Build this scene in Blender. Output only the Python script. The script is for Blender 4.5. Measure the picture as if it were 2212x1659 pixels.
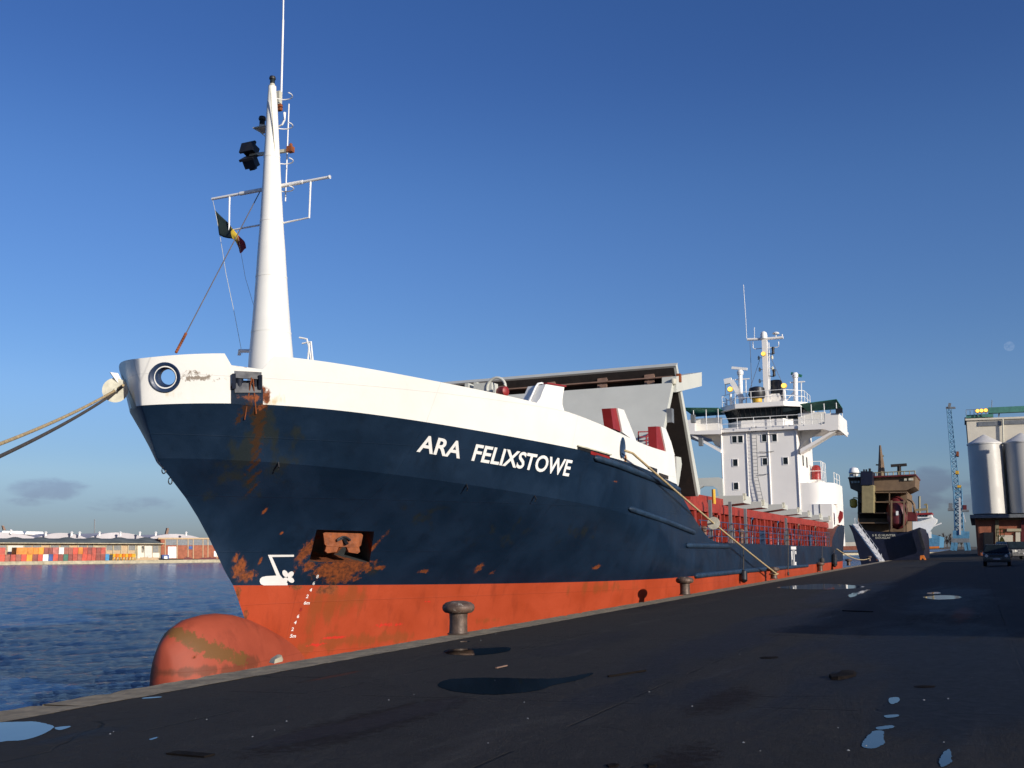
import bpy, bmesh, math, random
import numpy as np
from mathutils import Vector, Matrix
from mathutils.bvhtree import BVHTree
from math import radians, sin, cos, tan, atan, pi, sqrt
random.seed(7)
S = bpy.context.scene
for o in list(bpy.data.objects): bpy.data.objects.remove(o)
COL = S.collection

# ------------------------------------------------------------------ camera
FPX, HY, VX, EYE, ROLL = 2150.0, 1186.5, 2108.0, 1.8, -0.0035      # measured on the photo at 2212 px width
_p = atan((HY-829.5)/FPX); _a = atan((VX-1106)/FPX*cos(_p))
F = np.array([cos(_a)*cos(_p), sin(_a)*cos(_p), sin(_p)]); R = np.array([sin(_a), -cos(_a), 0.0]); U = np.cross(R, F)
R, U = R*cos(ROLL)+U*sin(ROLL), U*cos(ROLL)-R*sin(ROLL)
CAM = np.array([0, 0, EYE])
cd = bpy.data.cameras.new('camera'); cam = bpy.data.objects.new('camera', cd); COL.objects.link(cam)
m = Matrix.Identity(4)
for i in range(3): m[i][0], m[i][1], m[i][2], m[i][3] = R[i], U[i], -F[i], CAM[i]
cam.matrix_world = m
cd.sensor_width = 36; cd.lens = FPX/2212*36; cd.clip_start = 0.1; cd.clip_end = 9000
S.camera = cam

# ------------------------------------------------------------------ light
SUN_AZ, SUN_EL = radians(-113), radians(15)
SD = Vector((cos(SUN_AZ)*cos(SUN_EL), sin(SUN_AZ)*cos(SUN_EL), sin(SUN_EL)))
sl = bpy.data.lights.new('sun', 'SUN'); sl.energy = 3.5; sl.angle = radians(0.5); sl.color = (1.0, 0.93, 0.82)
so = bpy.data.objects.new('sun', sl); COL.objects.link(so); so.rotation_euler = SD.to_track_quat('Z', 'Y').to_euler()
so.location = (0, -40, 60)
S.view_settings.view_transform = 'Standard'; S.view_settings.look = 'None'; S.view_settings.exposure = 0.58; S.view_settings.gamma = 1.0

def raydir(x, y): return F + R*(x-1106)/FPX - U*(y-829.5)/FPX
def PX(x, y, X): d = raydir(x, y); return Vector(CAM + d*(X/d[0]))
def PY(x, y, Y): d = raydir(x, y); return Vector(CAM + d*(Y/d[1]))
def PZ(x, y, z): d = raydir(x, y); return Vector(CAM + d*((z-EYE)/d[2]))
def YQ(X): return 10.35 + 0.012*(X-19)                              # the quay edge
SLOPE = 0.03
def GND(x, y, up=0.0):                                              # the apron falls gently towards the dock
    d = raydir(x, y); t = (SLOPE*10.3-EYE)/(d[2]+SLOPE*d[1]); p = CAM + d*t
    if p[1] < -3: p = CAM + d*((SLOPE*13.3-EYE)/d[2])
    return Vector((p[0], p[1], p[2]+up))
def gz(Y): return SLOPE*(10.3-max(Y, -3.0)) if Y < 10.3 else 0.0
WZ = -3.3                                                           # dock water level

# ------------------------------------------------------------------ world
w = bpy.data.worlds.new('World'); S.world = w; w.use_nodes = True
nt = w.node_tree; nt.nodes.clear()
def N(t, ty, **k):
    n = t.nodes.new(ty)
    for a, b in k.items(): setattr(n, a, b)
    return n
def math_(t, op, a, b=None, c=None, clamp=False):
    n = N(t, 'ShaderNodeMath', operation=op, use_clamp=clamp)
    for i, v in enumerate((a, b, c)):
        if v is None: continue
        if isinstance(v, (int, float)): n.inputs[i].default_value = v
        else: t.links.new(v, n.inputs[i])
    return n.outputs[0]
def vmath(t, op, a, b=None):
    n = N(t, 'ShaderNodeVectorMath', operation=op)
    for i, v in enumerate((a, b)):
        if v is None: continue
        if isinstance(v, (tuple, list, Vector)): n.inputs[i].default_value = tuple(v)
        else: t.links.new(v, n.inputs[i])
    return n.outputs['Value'] if op in ('DOT_PRODUCT', 'LENGTH', 'DISTANCE') else n.outputs[0]
def smooth(t, v, a, b, lo=0.0, hi=1.0):
    n = N(t, 'ShaderNodeMapRange', interpolation_type='SMOOTHSTEP')
    t.links.new(v, n.inputs[0])
    for i, q in enumerate((a, b, lo, hi)): n.inputs[i+1].default_value = q
    return n.outputs[0]
def mixc(t, fac, a, b, mode='MIX'):
    n = N(t, 'ShaderNodeMix', data_type='RGBA', blend_type=mode)
    for s_, v in ((n.inputs[0], fac), (n.inputs[6], a), (n.inputs[7], b)):
        if isinstance(v, (int, float)): s_.default_value = v
        elif isinstance(v, (tuple, list)): s_.default_value = tuple(v) if len(v) == 4 else (*v, 1)
        else: t.links.new(v, s_)
    return n.outputs[2]
def noise(t, vec, scale, detail=4, rough=0.55, dist=0.0):
    n = N(t, 'ShaderNodeTexNoise'); n.inputs['Scale'].default_value = scale; n.inputs['Detail'].default_value = detail
    n.inputs['Roughness'].default_value = rough; n.inputs['Distortion'].default_value = dist
    if vec is not None: t.links.new(vec, n.inputs['Vector'])
    return n.outputs[0]
sky = N(nt, 'ShaderNodeTexSky', sky_type='NISHITA', sun_disc=False)
sky.sun_elevation = SUN_EL; sky.sun_rotation = math.atan2(SD.x, SD.y); sky.altitude = 0
sky.air_density = 1.0; sky.dust_density = 0.6; sky.ozone_density = 3.0
tc = N(nt, 'ShaderNodeTexCoord'); gdir = tc.outputs['Generated']
hs = N(nt, 'ShaderNodeHueSaturation'); hs.inputs['Saturation'].default_value = 1.2; hs.inputs['Value'].default_value = 1.0
nt.links.new(sky.outputs[0], hs.inputs['Color'])
skyc = hs.outputs[0]
# colour of the winter sky by height above the horizon, and its darker side away to the right
sg = N(nt, 'ShaderNodeSeparateXYZ'); nt.links.new(gdir, sg.inputs[0])
cr = N(nt, 'ShaderNodeValToRGB'); cr.color_ramp.interpolation = 'EASE'
def _z(y): d = raydir(150, y); return float(d[2]/np.linalg.norm(d))
RAMP = [(0.0, (.52,.62,1.05)), (_z(1130), (.55,.64,1.06)), (_z(1000), (.79,.81,1.06)), (_z(800), (1.04,.97,1.19)), (_z(400), (1.14,1.0,1.25)), (_z(5), (.98,.86,1.17)), (1.0, (.95,.85,1.15))]
for i, (p_, c_) in enumerate(RAMP):
    e = cr.color_ramp.elements[i] if i < 2 else cr.color_ramp.elements.new(p_)
    if i == 1: e.position = 0.02
for e, (p_, c_) in zip(cr.color_ramp.elements, sorted(RAMP)): e.position = p_; e.color = (*c_, 1)
nt.links.new(sg.outputs[2], cr.inputs[0])
skyc = mixc(nt, 1.0, skyc, cr.outputs[0], 'MULTIPLY')
side = smooth(nt, vmath(nt, 'DOT_PRODUCT', gdir, (float(R[0]), float(R[1]), 0)), -.45, .5, .70, .67)
sv = N(nt, 'ShaderNodeCombineXYZ')
for i in range(3): nt.links.new(side, sv.inputs[i])
skyc = mixc(nt, 1.0, skyc, sv.outputs[0], 'MULTIPLY')
# a few low clouds: elliptical regions of sky directions broken up by noise
CLOUDS = [(110,1056,85,26,.9),(60,1085,60,12,.6),(280,1088,120,20,.6),(350,1094,60,12,.5),(430,1105,60,14,.4),
          (2010,1040,55,34,1.0),(1965,1075,80,40,.9),(2085,1075,60,40,.7),(1880,1120,120,40,.5)]
stretch = vmath(nt, 'MULTIPLY', gdir, (1, 1, 2.6))
cn = noise(nt, stretch, 26, 6, .6, .4)
cm = None
for (x, y, sx, sy, amt) in CLOUDS:
    d = raydir(x, y); d = d/np.linalg.norm(d); c = Vector(d)
    hz = Vector((R[0], R[1], 0)).normalized(); rt = Vector((c.y, -c.x, 0)).normalized(); up = rt.cross(c)
    rel = vmath(nt, 'SUBTRACT', gdir, tuple(c))
    u = vmath(nt, 'DOT_PRODUCT', rel, tuple(rt*(FPX/sx))); v = vmath(nt, 'DOT_PRODUCT', rel, tuple(up*(FPX/sy)))
    r2 = math_(nt, 'ADD', math_(nt, 'MULTIPLY', u, u), math_(nt, 'MULTIPLY', v, v))
    k = math_(nt, 'MULTIPLY', smooth(nt, r2, 0.0, 1.6, 1.0, 0.0), amt)
    cm = k if cm is None else math_(nt, 'MAXIMUM', cm, k)
cl = smooth(nt, math_(nt, 'ADD', math_(nt, 'MULTIPLY', cm, .62), math_(nt, 'MULTIPLY', cn, .75)), .60, .95)
cl = math_(nt, 'MULTIPLY', cl, smooth(nt, cm, 0.02, .3))
ccol = mixc(nt, 1.0, skyc, (.74, .68, .76), 'MULTIPLY')
skyc = mixc(nt, math_(nt, 'MULTIPLY', cl, .85), skyc, ccol)
# the day moon, faint above the silos
md = raydir(2180, 748); md = Vector(md/np.linalg.norm(md))
mm = smooth(nt, vmath(nt, 'DISTANCE', gdir, tuple(md)), .0040, .0047, 1, 0)
mm = math_(nt, 'MULTIPLY', mm, smooth(nt, noise(nt, gdir, 420, 2), .35, .6, .015, .07))
skyc = mixc(nt, mm, skyc, (7, 7.4, 8, 1))
bg = N(nt, 'ShaderNodeBackground'); bg.inputs[1].default_value = 0.10
nt.links.new(skyc, bg.inputs[0]); wo = N(nt, 'ShaderNodeOutputWorld'); nt.links.new(bg.outputs[0], wo.inputs[0])

# ------------------------------------------------------------------ materials
def mat(name, col, rough=.5, metal=0.0, var=.18, vscale=1.5, dirt=None, dscale=2.0, dthr=(.55, .75), bump=0.0, bscale=20,
        streak=None, sthr=(.55, .8), emit=None, estr=0.0, coords='Position', spec=.5):
    M = bpy.data.materials.new(name); M.use_nodes = True; t = M.node_tree
    b = t.nodes['Principled BSDF']; b.inputs['Roughness'].default_value = rough; b.inputs['Metallic'].default_value = metal
    b.inputs['Specular IOR Level'].default_value = spec
    if coords == 'Position': P = N(t, 'ShaderNodeNewGeometry').outputs['Position']
    else: P = N(t, 'ShaderNodeTexCoord').outputs['Object']
    c = tuple(col)
    n1 = noise(t, P, vscale, 5, .6)
    dark = tuple(x*(1-var) for x in c); lite = tuple(min(1, x*(1+var)) for x in c)
    cur = mixc(t, smooth(t, n1, .3, .7), dark, lite)
    if dirt:
        cur = mixc(t, smooth(t, noise(t, P, dscale, 8, .7), *dthr), cur, dirt)
    if streak:
        sp = vmath(t, 'MULTIPLY', P, (2.2, 2.2, .18))
        cur = mixc(t, math_(t, 'MULTIPLY', smooth(t, noise(t, sp, 2.0, 6, .65), *sthr), .7), cur, streak)
    t.links.new(cur, b.inputs['Base Color'])
    rr = smooth(t, noise(t, P, vscale*3, 3), .3, .7, max(.02, rough-.08), min(1, rough+.1)); t.links.new(rr, b.inputs['Roughness'])
    if bump:
        bn = N(t, 'ShaderNodeBump'); bn.inputs['Strength'].default_value = bump; bn.inputs['Distance'].default_value = .02
        t.links.new(noise(t, P, bscale, 5, .6), bn.inputs['Height']); t.links.new(bn.outputs[0], b.inputs['Normal'])
    if emit:
        b.inputs['Emission Color'].default_value = (*emit, 1); b.inputs['Emission Strength'].default_value = estr
    return M

RUST = (.20, .052, .012); DRUST = (.07, .022, .010)
M = {}
M['white'] = mat('white_paint', (.76, .75, .70), .42, var=.035, vscale=.8, dirt=(.60, .54, .42), dscale=1.1, dthr=(.62, .85), streak=(.66, .58, .42), sthr=(.66, .9))
M['clean'] = mat('clean_white_paint', (.78, .77, .74), .4, var=.03)
M['house'] = mat('house_white_paint', (.80, .765, .715), .45, var=.03, vscale=.4, streak=(.70, .64, .54), sthr=(.66, .95))
M['grey'] = mat('hatch_grey_paint', (.52, .525, .47), .5, var=.05, vscale=.6, dirt=(.50, .45, .22), dscale=.7, dthr=(.66, .8))
M['greyd'] = mat('dark_grey_paint', (.16, .17, .18), .5)
M['under'] = mat('rusty_shade_dark_underside', (.018, .013, .011), .8, var=.3, dirt=(.04, .022, .015), dscale=1.6)  # near-black: shade inside the folded hatch put into the colour, rust patches over
M['beam'] = mat('brown_primer_steel', (.20, .12, .085), .7, var=.25)
M['red'] = mat('red_lead_paint', (.29, .030, .017), .5, var=.2, vscale=2, dirt=(.16, .028, .018), dscale=2.5, dthr=(.5, .75))
M['redb'] = mat('bright_red_paint', (.24, .014, .013), .45, var=.12)
M['navy'] = mat('navy_fittings', (.016, .032, .075), .4, var=.25)
M['navyl'] = mat('worn_navy_tube', (.030, .062, .125), .42, var=.3, vscale=3, dirt=(.07, .04, .035), dscale=2.2, dthr=(.6, .8))
M['tube'] = mat('navy_rubbing_tube', (.012, .030, .058), .5, var=.3, vscale=3, dirt=(.05, .035, .03), dscale=2.2, dthr=(.6, .8))
M['black'] = mat('black_steel', (.012, .012, .014), .45, var=.3)
M['rust'] = mat('rusty_anchor_steel', RUST, .8, var=.35, vscale=4, dirt=DRUST, dscale=5, bump=.4)
M['glass'] = mat('dark_window_glass', (.012, .018, .022), .22, var=.2, spec=.15)
M['green'] = mat('green_awning', (.012, .14, .095), .7, var=.15)
M['rope'] = mat('tan_mooring_rope', (.40, .30, .16), .85, var=.2, vscale=8, bump=.5, bscale=60)
M['roped'] = mat('dark_mooring_rope', (.055, .048, .042), .85, var=.25, vscale=8, bump=.5, bscale=60)
M['wire'] = mat('steel_wire', (.10, .085, .075), .6)
M['disc'] = mat('grimy_white_disc', (.52, .50, .40), .55, var=.15, vscale=5)
M['boll'] = mat('weathered_bollard_iron', (.105, .070, .052), .50, metal=.25, var=.35, vscale=7, dirt=(.05, .034, .028), dscale=5, dthr=(.45, .7), bump=.3, bscale=30, coords='Object')
M['yellow'] = mat('yellow_paint', (.62, .36, .03), .5, var=.15)
M['orange'] = mat('orange_paint', (.62, .17, .02), .5, var=.12)
M['lamp'] = mat('lit_orange_lamp', (.9, .5, .08), .4, emit=(1.0, .50, .09), estr=1.2)
M['conc'] = mat('quay_concrete', (.25, .200, .125), .9, var=.30, vscale=3, dirt=(.115, .092, .060), dscale=5, dthr=(.5, .75), bump=.8, bscale=18)
M['concl'] = mat('pale_concrete', (.40, .35, .24), .9, var=.2, vscale=.7, dirt=(.18, .15, .10), dscale=1.1)
M['brick'] = mat('red_brick', (.30, .10, .055), .9, var=.2, vscale=.8)
M['tan'] = mat('tan_plaster', (.46, .33, .20), .9, var=.12)
M['roofg'] = mat('grey_green_roofing', (.125, .14, .125), .9, var=.3, vscale=.15)
M['roofw'] = mat('pale_roofing', (.46, .43, .44), .7, var=.1, vscale=.1)
M['wood'] = mat('wet_dark_wood', (.008, .006, .005), .9, var=.4, vscale=10, spec=.08)
M['blue'] = mat('crane_blue_paint', (.075, .21, .34), .5, var=.2)
M['teal'] = mat('green_conveyor', (.06, .20, .16), .6, var=.12)
M['cream'] = mat('cream_cladding', (.66, .60, .48), .7, var=.07, vscale=.3, streak=(.50, .43, .32), sthr=(.6, .9))
M['silo'] = mat('grey_silo_steel', (.52, .50, .46), .45, var=.06, vscale=.2)
M['silow'] = mat('pale_silo_steel', (.62, .60, .56), .5, var=.05)
M['beige'] = mat('weathered_beige_paint', (.155, .10, .058), .7, var=.18, vscale=.8, streak=(.12, .075, .045))
M['cream2'] = mat('yellow_cream_paint', (.24, .20, .10), .6, var=.12)
M['dnavy'] = mat('dark_blue_hull', (.004, .006, .020), .45, var=.25)
M['maroon'] = mat('maroon_paint', (.10, .012, .014), .5, var=.2)
M['carp'] = mat('dark_car_paint', (.010, .012, .016), .25, var=.1)
M['tyre'] = mat('tyre_rubber', (.015, .015, .015), .85)
M['plate'] = mat('number_plate', (.4, .4, .4), .5)
M['bark'] = mat('bare_twigs', (.085, .065, .055), .9, var=.3)
M['tread'] = mat('aluminium_gangway', (.50, .50, .50), .5, var=.1)

# ------------------------------------------------------------------ mesh builder
class MB:
    def __init__(s): s.v = []; s.f = []; s.mi = []
    def add(s, vs, fs, mi=0):
        k = len(s.v); s.v += [tuple(q) for q in vs]
        for f in fs: s.f.append([k+i for i in f]); s.mi.append(mi)
        return s
    def box(s, x0, x1, y0, y1, z0, z1, mi=0):
        vs = [(x, y, z) for x in (x0, x1) for y in (y0, y1) for z in (z0, z1)]
        return s.add(vs, [(0,1,3,2),(4,6,7,5),(0,4,5,1),(2,3,7,6),(0,2,6,4),(1,5,7,3)], mi)
    def prism(s, pts, vec, mi=0):                                  # planar outline pushed along vec
        n = len(pts); vec = Vector(vec); a = [Vector(p) for p in pts]; b = [p+vec for p in a]
        fs = [list(range(n)), list(range(2*n-1, n-1, -1))] + [(i, (i+1) % n, n+(i+1) % n, n+i) for i in range(n)]
        return s.add(a+b, fs, mi)
    def tube(s, pts, r, n=8, mi=0, cap=True):
        pts = [Vector(p) for p in pts]; k = len(pts); rs = r if isinstance(r, (list, tuple)) else [r]*k
        vs = []; ref = Vector((0, 0, 1))
        for i, p in enumerate(pts):
            d = (pts[min(i+1, k-1)]-pts[max(i-1, 0)]).normalized()
            a = d.cross(ref)
            if a.length < .05: a = d.cross(Vector((1, 0, 0)))
            a.normalize(); b = d.cross(a).normalized()
            vs += [p+(a*cos(2*pi*j/n)+b*sin(2*pi*j/n))*rs[i] for j in range(n)]
        fs = [(i*n+j, i*n+(j+1) % n, (i+1)*n+(j+1) % n, (i+1)*n+j) for i in range(k-1) for j in range(n)]
        if cap: fs += [list(range(n))[::-1], list(range((k-1)*n, k*n))]
        return s.add(vs, fs, mi)
    def bar(s, a, b, w, h=None, mi=0):                              # rectangular bar
        h = h or w; a = Vector(a); b = Vector(b); d = (b-a).normalized()
        u = d.cross(Vector((0, 0, 1)));  u = u if u.length > .05 else d.cross(Vector((1, 0, 0)))
        u.normalize(); v = d.cross(u).normalized()
        q = [u*w/2*i+v*h/2*j for i, j in ((-1,-1),(1,-1),(1,1),(-1,1))]
        return s.prism([a+k for k in q], b-a, mi)
    def lathe(s, prof, n=24, org=(0,0,0), axis=(0,0,1), mi=0):
        ax = Vector(axis).normalized(); q = Vector((0,0,1)).rotation_difference(ax); org = Vector(org); vs = []; k = len(prof)
        for (r, z) in prof:
            for j in range(n): vs.append(org + q @ Vector((r*cos(2*pi*j/n), r*sin(2*pi*j/n), z)))
        fs = [(i*n+j, i*n+(j+1) % n, (i+1)*n+(j+1) % n, (i+1)*n+j) for i in range(k-1) for j in range(n)]
        fs += [list(range(n))[::-1], list(range((k-1)*n, k*n))]
        return s.add(vs, fs, mi)
    def build(s, name, mats, parent=None, ang=35, local=False):
        me = bpy.data.meshes.new(name)
        off = Vector((0,0,0))
        if parent is not None and not local:
            q = parent
            while q is not None: off += q.location; q = q.parent
        me.from_pydata([tuple(Vector(v)-off) for v in s.v], [], s.f)
        mats = mats if isinstance(mats, (list, tuple)) else [mats]
        for q in mats: me.materials.append(q)
        if len(mats) > 1: me.polygons.foreach_set('material_index', s.mi)
        bm = bmesh.new(); bm.from_mesh(me); bmesh.ops.remove_doubles(bm, verts=bm.verts, dist=1e-5)
        bmesh.ops.recalc_face_normals(bm, faces=bm.faces); bm.to_mesh(me); bm.free()
        me.polygons.foreach_set('use_smooth', [True]*len(me.polygons)); me.set_sharp_from_angle(angle=radians(ang)); me.update()
        o = bpy.data.objects.new(name, me); COL.objects.link(o)
        if parent is not None: o.parent = parent
        return o

def tag(o, label, cat, group=None):
    o['label'] = label; o['category'] = cat
    if group: o['group'] = group
    return o
def kind(o, k): o['kind'] = k; return o
def empty(name, loc, label, cat, group=None):
    o = bpy.data.objects.new(name, None); COL.objects.link(o); o.location = Vector(loc); o.empty_display_size = .5
    return tag(o, label, cat, group)
def copy_tree(o, parent=None):
    c = o.copy(); COL.objects.link(c); c.parent = parent
    for ch in [x for x in bpy.data.objects if x.parent == o]: copy_tree(ch, c)
    return c
def boolean(o, cutters, ang=30):
    for cname, cmb, cm_ in cutters:
        c = cmb.build(cname, cm_)
        md_ = o.modifiers.new('cut', 'BOOLEAN'); md_.operation = 'DIFFERENCE'; md_.object = c; md_.solver = 'EXACT'
        try: md_.material_mode = 'TRANSFER'
        except Exception: pass
        dg = bpy.context.evaluated_depsgraph_get(); dg.update()
        me = bpy.data.meshes.new_from_object(o.evaluated_get(dg)); o.modifiers.clear(); old = o.data; o.data = me
        bpy.data.objects.remove(c)
    me.polygons.foreach_set('use_smooth', [True]*len(me.polygons)); me.set_sharp_from_angle(angle=radians(ang))

# ------------------------------------------------------------------ setting: quay apron, coping, wall, water
def gblob(t, P, lst):
    tot = None
    for (x, y, rx_, ry_, a) in lst:                                  # radii along / across the quay in metres
        h = GND(x, y); rel = vmath(t, 'MULTIPLY', vmath(t, 'SUBTRACT', P, tuple(h)), (1/rx_, 1/ry_, 0))
        k = math_(t, 'MULTIPLY', math_(t, 'MAXIMUM', math_(t, 'SUBTRACT', 1.0, math_(t, 'DIVIDE', vmath(t, 'LENGTH', rel), 1.4)), 0.0), a)
        tot = k if tot is None else math_(t, 'MAXIMUM', tot, k)
    return tot
def ground_material():
    g = bpy.data.materials.new('wet_asphalt'); g.use_nodes = True; t = g.node_tree; b = t.nodes['Principled BSDF']
    P = N(t, 'ShaderNodeNewGeometry').outputs['Position']
    sp = N(t, 'ShaderNodeSeparateXYZ'); t.links.new(P, sp.inputs[0])
    big = noise(t, P, .22, 6, .6, .5); med = noise(t, P, 1.3, 8, .68); fine = noise(t, P, 42, 4, .75); grit = noise(t, P, 9, 8, .8)
    st = vmath(t, 'MULTIPLY', P, (.35, 1.3, 1)); band = noise(t, st, .6, 8, .62, 1.0)
    c = mixc(t, smooth(t, grit, .35, .65), (.0150, .0142, .0134), (.0300, .0285, .0268))
    c = mixc(t, smooth(t, med, .50, .62), c, (.0185, .0176, .0166))
    c = mixc(t, math_(t, 'MULTIPLY', smooth(t, band, .57, .70), .7), c, (.046, .0435, .040))
    c = mixc(t, smooth(t, fine, .62, .70), c, (.085, .080, .073))
    wl = gblob(t, P, [(1950,1400,9,2.2,.9),(2150,1440,6,1.6,.9),(1550,1390,7,1.0,1.0),(1250,1390,4,.7,.9),(1700,1340,9,1.2,.9),(1850,1275,14,1.3,1.1),(2050,1290,14,1.6,.9),(1400,1310,5,.7,.8),
                      (1330,1490,1.6,.5,1.0),(1400,1460,2.2,.45,1.0),(905,1532,1.0,.28,1.3),(860,1548,1.1,.2,1.2),(700,1580,.9,.16,1.4),(620,1592,.8,.14,1.3),(770,1566,.8,.14,1.2),(1480,1500,2.0,.5,.8),(2000,1500,3.5,.6,1.2),(2180,1500,2.5,.6,1.1),(150,1590,.9,.3,.9),(1000,1405,1.6,.35,1.0)])
    wv = math_(t, 'ADD', wl, math_(t, 'MULTIPLY', math_(t, 'SUBTRACT', band, .5), 1.6))
    wet = math_(t, 'MULTIPLY', math_(t, 'MULTIPLY', smooth(t, wv, .15, .75), smooth(t, wl, .03, .5)), smooth(t, grit, .25, .6, .45, 1.0))
    c = mixc(t, wet, c, (.0050, .0050, .0054))
    mud = gblob(t, P, [(800,1560,1.8,.45,1.2),(870,1545,1.2,.3,1.1),(720,1460,.9,.12,.9),(1560,1512,1.2,.35,.9),(2050,1330,5,.8,1.0),(1740,1320,3,.2,.9),(1460,1650,1,.3,.8)])
    mv = math_(t, 'ADD', mud, math_(t, 'MULTIPLY', math_(t, 'SUBTRACT', grit, .5), 2.2))
    c = mixc(t, math_(t, 'MULTIPLY', smooth(t, mv, .25, .55), smooth(t, mud, .03, .22)), c, (.0085, .0055, .0048))
    rs_ = gblob(t, P, [(724,1460,.75,.10,1.3),(2080,1325,4,.35,1.0)])
    c = mixc(t, math_(t, 'MULTIPLY', smooth(t, math_(t, 'ADD', rs_, math_(t, 'MULTIPLY', math_(t, 'SUBTRACT', grit, .5), 2.0)), .45, .7), .8), c, (.085, .022, .010))
    edge = smooth(t, math_(t, 'ADD', sp.outputs[1], math_(t, 'MULTIPLY', math_(t, 'SUBTRACT', band, .5), 3.0)), 7.4, 9.6)
    c = mixc(t, math_(t, 'MULTIPLY', edge, .55), c, (.034, .026, .019))
    # cracks and slab joints
    wob = math_(t, 'MULTIPLY', math_(t, 'SUBTRACT', noise(t, P, .7, 4), .5), .5)
    cr_ = N(t, 'ShaderNodeTexVoronoi', feature='DISTANCE_TO_EDGE'); cr_.inputs['Scale'].default_value = .22
    t.links.new(vmath(t, 'ADD', P, noise_vec(t, P, .8, .9)), cr_.inputs['Vector'])
    ck = math_(t, 'MULTIPLY', smooth(t, cr_.outputs['Distance'], 0.0, .006, 1, 0), smooth(t, noise(t, P, .5, 3), .48, .58))
    jm = ck
    for ax, per, ph in ((1, 3.9, 2.35), (0, 9.0, 3.2)):
        q = math_(t, 'ADD', math_(t, 'ADD', sp.outputs[ax], ph), math_(t, 'MULTIPLY', wob, .12))
        fr = math_(t, 'ABSOLUTE', math_(t, 'SUBTRACT', math_(t, 'FRACT', math_(t, 'DIVIDE', q, per)), .5))
        jm = math_(t, 'MAXIMUM', jm, math_(t, 'MULTIPLY', smooth(t, fr, 0.0, .028/per, 1, 0), smooth(t, noise(t, P, .9, 4), .44, .54)))
    c = mixc(t, math_(t, 'MULTIPLY', jm, .9), c, (.0035, .0035, .0035))
    t.links.new(c, b.inputs['Base Color'])
    r = math_(t, 'SUBTRACT', smooth(t, grit, .3, .7, .70, .98), math_(t, 'MULTIPLY', wet, .26)); t.links.new(r, b.inputs['Roughness'])
    b.inputs['Specular IOR Level'].default_value = .17
    bn = N(t, 'ShaderNodeBump'); bn.inputs['Strength'].default_value = .8; bn.inputs['Distance'].default_value = .014
    hgt = math_(t, 'ADD', math_(t, 'ADD', math_(t, 'MULTIPLY', fine, .6), math_(t, 'MULTIPLY', grit, .9)), math_(t, 'ADD', math_(t, 'MULTIPLY', med, 2.0), math_(t, 'MULTIPLY', jm, -1.2)))
    t.links.new(math_(t, 'MULTIPLY', hgt, math_(t, 'SUBTRACT', 1.0, math_(t, 'MULTIPLY', wet, .6))), bn.inputs['Height'])
    t.links.new(bn.outputs[0], b.inputs['Normal'])
    return g
def noise_vec(t, P, sc_, am):
    n = N(t, 'ShaderNodeTexNoise'); n.inputs['Scale'].default_value = sc_; n.inputs['Detail'].default_value = 5; t.links.new(P, n.inputs['Vector'])
    return vmath(t, 'MULTIPLY', vmath(t, 'SUBTRACT', n.outputs['Color'], (.5,.5,.5)), (am, am, am))
M['asphalt'] = ground_material()
mb = MB()
X0, X1 = -80, 2600; COP = .80
xs_ = [X0, -20, 0, 10, 20, 40, 80, 160, 400, X1]
for i in range(len(xs_)-1):
    a, b = xs_[i], xs_[i+1]
    qa, qb = YQ(a)-COP, YQ(b)-COP
    mb.add([(a, qa, gz(qa)), (b, qb, gz(qb)), (b, -3, gz(-3)), (a, -3, gz(-3)), (a, -1500, gz(-3)), (b, -1500, gz(-3))], [(0,1,2,3), (3,2,5,4)])
kind(mb.build('quay_apron', M['asphalt']), 'structure')
mb = MB()
x = X0; rng = random.Random(3)
while x < 420:                                                       # coping stones, chipped along their outer arris
    L = 2.4; n = 12 if x < 60 else 2
    vs = []
    for k in range(n+1):
        xx = x+L*k/n; xx = xx-.006 if k == n else xx
        y1 = YQ(xx); e = rng.uniform(0, .014) if x < 60 else 0; dz = rng.uniform(-.006, .003) if x < 60 else 0
        if x < 60 and rng.random() < .05: e += .035; dz -= .012
        q = YQ(xx)-COP
        vs += [(xx, q+rng.uniform(-.015,.02), gz(q)+.004), (xx, y1-.05-e, .012+dz), (xx, y1-e*.4, -.05), (xx, y1-e*.3, -.8)]
    fs = [(i*4+j, (i+1)*4+j, (i+1)*4+j+1, i*4+j+1) for i in range(n) for j in range(3)]
    mb.add(vs, fs); x += L
mb.add([(420, YQ(420)-COP, 0), (X1, YQ(X1)-COP, 0), (X1, YQ(X1), 0), (420, YQ(420), 0), (X1, YQ(X1), -.8), (420, YQ(420), -.8)], [(0,1,2,3), (3,2,4,5)])
kind(mb.build('quay_coping', M['conc']), 'structure')
mb = MB(); mb.add([(X0, YQ(X0)-.05, -.7), (X1, YQ(X1)-.05, -.7), (X1, YQ(X1)-.05, -9), (X0, YQ(X0)-.05, -9)], [(0,1,2,3)])
kind(mb.build('quay_wall', M['conc']), 'structure')

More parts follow.
